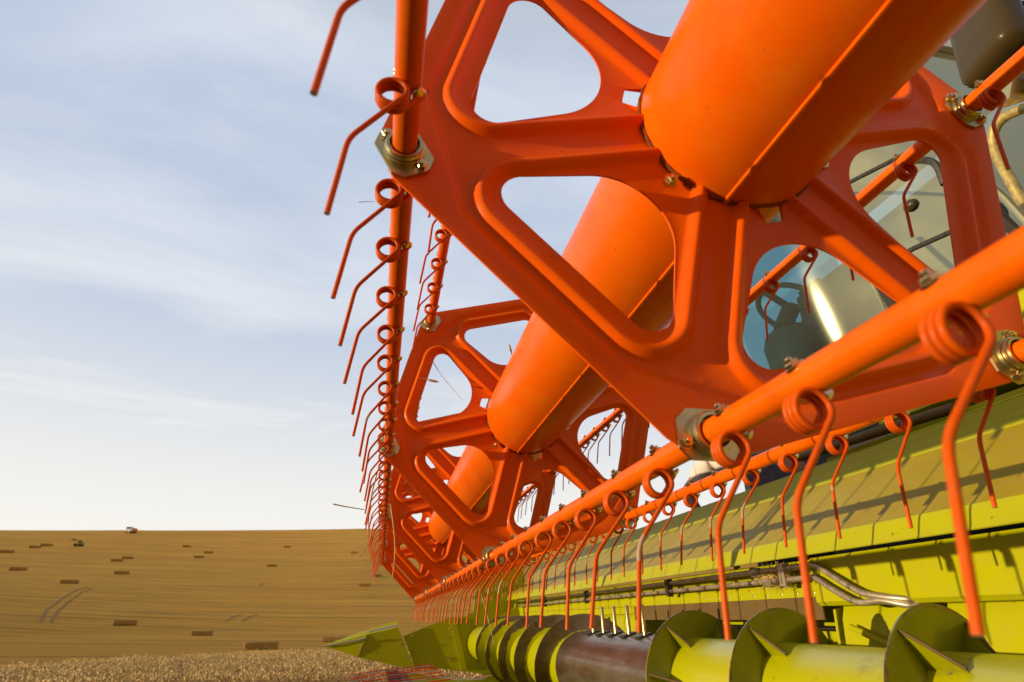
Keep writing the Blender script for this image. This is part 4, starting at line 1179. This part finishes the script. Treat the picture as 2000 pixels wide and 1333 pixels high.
# ------------------------------------------------------------------ the person beyond the header
def person():
    import bmesh
    D = 1.98
    root = thing('person', 'person in a pale short-sleeved shirt and dark grey overalls bending beyond the green header', 'person', (3.0, CAM.y - D, CAM.z - .62))
    inv = Vector(root.location)
    sh = at(1392, 898, D); hip = at(1570, 915, D + .12)
    J = {}
    J['sh'] = sh; J['neck'] = sh + Vector((.10, .02, .10)); J['head'] = J['neck'] + Vector((.12, .0, .10))
    J['chest'] = sh + Vector((-.10, -.06, .02)); J['hip'] = sh + Vector((-.50, -.14, -.10))
    def skin(name, chain, mat, parent, sub=2):
        """chain: list of branches, each a list of (point, radius); first point of a later branch joins the nearest earlier vertex"""
        me = bpy.data.meshes.new(name); vs = []; es = []; rs = []
        for br in chain:
            prev = None
            for i, (p, r) in enumerate(br):
                p = Vector(p)
                hitv = None
                if i == 0 and vs:
                    dd = [(Vector(v) - p).length for v in vs]; hitv = dd.index(min(dd))
                if hitv is not None: prev = hitv; continue
                vs.append(tuple(p)); rs.append(r)
                if prev is not None: es.append((prev, len(vs) - 1))
                prev = len(vs) - 1
        me.from_pydata(vs, es, [])
        o = link(name, me, parent); o.location = -inv
        md = o.modifiers.new('skin', 'SKIN'); md.use_smooth_shade = True
        for i, r in enumerate(rs):
            d = me.skin_vertices[0].data[i]; d.radius = (r, r) if not isinstance(r, tuple) else r
        me.skin_vertices[0].data[0].use_root = True
        s_ = o.modifiers.new('sub', 'SUBSURF'); s_.levels = sub; s_.render_levels = sub
        me.materials.append(mat)
        return o
    V = Vector
    elbow = at(1340, 962, D + .02); wrist = at(1375, 1015, D + .06)
    sh2 = sh + V((.02, -.36, 0)); el2 = sh2 + V((.1, .05, -.28)); wr2 = el2 + V((.02, .12, -.22))
    gz = CAM.z - .62
    hp_ = J['hip']
    body = skin('body', [
        [(hp_, .10), (hp_.lerp(J['chest'], .5) + V((0, -.04, .0)), .10), (J['chest'] + V((0, -.1, 0)), .105), (J['neck'] + V((0, -.12, 0)), .062), (J['head'] + V((0, -.12, 0)), .095), (J['head'] + V((.06, -.12, .06)), .085)],
        [(J['chest'] + V((0, -.1, 0)), 0), (sh, .065), (sh.lerp(elbow, .5), .048), (elbow, .040), (wrist, .028)],
        [(J['chest'] + V((0, -.1, 0)), 0), (sh2, .065), (el2, .040), (wr2, .028)],
        [(hp_, 0), (hp_ + V((.02, .10, -.12)), .07), (V((hp_.x + .06, hp_.y + .10, (hp_.z + gz) / 2 - .03)), .062), (V((hp_.x, hp_.y + .10, gz + .09)), .045), (V((hp_.x + .14, hp_.y + .10, gz + .045)), .04)],
        [(hp_, 0), (hp_ + V((.02, -.12, -.12)), .07), (V((hp_.x + .10, hp_.y - .12, (hp_.z + gz) / 2 - .03)), .062), (V((hp_.x + .04, hp_.y - .12, gz + .09)), .045), (V((hp_.x + .18, hp_.y - .12, gz + .045)), .04)],
    ], M['skin'], root)
    # fingers of the two hands: five short chains each
    for w, el in ((wrist, elbow), (wr2, el2)):
        d_ = (w - el).normalized(); sd = d_.cross(V((0, 0, 1))).normalized(); fl = sd.cross(d_)
        palm = w + d_ * .05
        chains = [[(w - d_ * .01, .026), (palm, .030), (w + d_ * .085, .024)]]
        for j, ln_ in enumerate((.060, .074, .078, .068)):
            o_ = w + d_ * .085 + sd * ((j - 1.5) * .019)
            chains.append([(w + d_ * .085, 0), (o_, .0095), (o_ + d_ * ln_ * .5 - fl * .006, .0085), (o_ + d_ * ln_ * .9 - fl * .026, .007)])
        o_ = palm + sd * .028 - d_ * .015
        chains.append([(palm, 0), (o_, .011), (o_ + d_ * .03 + sd * .018 - fl * .01, .0095), (o_ + d_ * .055 + sd * .02 - fl * .02, .008)])
        skin('hand', chains, M['skin'], root)
    ch = J['chest'] + V((0, -.1, 0))
    skin('shirt', [[(hp_.lerp(ch, .6), .165), (ch, .180), (J['neck'] + V((-.05, -.12, -.03)), .10)],
                   [(ch, 0), (sh, .090), (sh.lerp(elbow, .30), .082), (sh.lerp(elbow, .60), .074)],
                   [(ch, 0), (sh2, .083), (sh2.lerp(el2, .5), .07)]], M['shirt'], root)
    skin('overalls', [[(hp_, .175), (hp_.lerp(ch, .45) + V((0, -.02, .02)), .185), (hp_.lerp(ch, .80) + V((0, -.0, -.02)), .190)],
                      [(hp_, 0), (hp_ + V((.02, .10, -.14)), .112), (V((hp_.x + .06, hp_.y + .10, (hp_.z + gz) / 2 - .03)), .082), (V((hp_.x, hp_.y + .10, gz + .13)), .072)],
                      [(hp_, 0), (hp_ + V((.02, -.12, -.14)), .112), (V((hp_.x + .10, hp_.y - .12, (hp_.z + gz) / 2 - .03)), .082), (V((hp_.x + .04, hp_.y - .12, gz + .13)), .072)]], M['trousers'], root)
    hd = J['head'] + V((.03, -.12, .03))
    hr = MB().lathe([(-.115, .0), (-.10, .05), (-.05, .095), (0, .108), (.05, .100), (.10, .06), (.118, 0)], 20, hd - inv, axis=2)
    hr.obj('hair', M['hair'], root)
    fc = MB().lathe([(-.115, .0), (-.105, .035), (-.06, .068), (0, .080), (.05, .074), (.09, .03), (.095, 0)], 20, hd - inv + V((.045, .0, -.02)), axis=2)
    fc.tube([hd - inv + V((.118, 0, .01)), hd - inv + V((.142, 0, -.022)), hd - inv + V((.120, 0, -.03))], [.008, .014, .01], 8)
    fc.obj('face', M['skin'], root)
    for sg in (-1, 1): MB().lathe([(-.008, 0), (0, .010), (.008, 0)], 10, hd - inv + V((.112, sg * .03, .008))).obj('eye', M['hair'], root)
    MB().box(tuple(hd - inv + V((.106, -.022, -.066))), tuple(hd - inv + V((.122, .022, -.058)))).obj('mouth', M['red'], root)
person()

# ------------------------------------------------------------------ loose straws caught on the reel
def straw(name, pts, r, lab, ear=False):
    P = smooth(pts, 5)
    mb = MB().tube(P, [r * (1 - .5 * i / len(P)) for i in range(len(P))], 5)
    if ear:
        d_ = (Vector(pts[0]) - Vector(pts[1])).normalized(); p0 = Vector(pts[0])
        mb.tube([p0, p0 + d_ * .012, p0 + d_ * .03, p0 + d_ * .045], [.002, .005, .005, .001], 6)
    o = mb.obj(name, M['straw']); tag(o, lab, 'straw')
def ax_(u, v, x):
    y, z = wp(u, v, x); return (x, y, z)
straw('straw_stalk', [ax_(845, 706, 1.5), ax_(862, 733, 1.49), ax_(880, 755, 1.48), ax_(903, 782, 1.47)], .0016, 'dry straw stalk hanging in the left window of the second reel plate')
straw('straw_stalk', [ax_(651, 985, 2.5), ax_(675, 990, 2.5), ax_(712, 996, 2.5)], .004, 'dry straw stalk sticking out left from the far tines above the skyline')
straw('straw_stalk', [ax_(762, 980, 2.6), ax_(770, 1040, 2.58), ax_(771, 1090, 2.58), ax_(766, 1132, 2.6)], .004, 'long pale straw stalk hanging in front of the third reel plate')
straw('straw_stalk', [ax_(742, 905, 2.0), ax_(722, 985, 2.1), ax_(718, 1060, 2.1), ax_(700, 1090, 2.1)], .0035, 'bunch of yellow straw draped over the far left tines')
straw('straw_stalk', [ax_(935, 1145, 2.6), ax_(950, 1195, 2.6), ax_(966, 1262, 2.62)], .003, 'straw stalk hanging from the lower tine bar in front of the auger flights')
straw('straw_stalk', [ax_(700, 395, .1), ax_(722, 394, .1), ax_(732, 394, .1)], .0006, 'thin straw stuck on a coil of the left tine bar against the sky')
straw('wheat_ear', [ax_(835, 742, 1.48), ax_(826, 740, 1.48), ax_(815, 739, 1.48)], .0016, 'small wheat ear poking into the left window of the second reel plate', True)
straw('wheat_ear', [ax_(999, 690, 1.7), ax_(1003, 705, 1.72), ax_(1010, 720, 1.74)], .002, 'wheat ear stuck on the far side of the central tube', True)
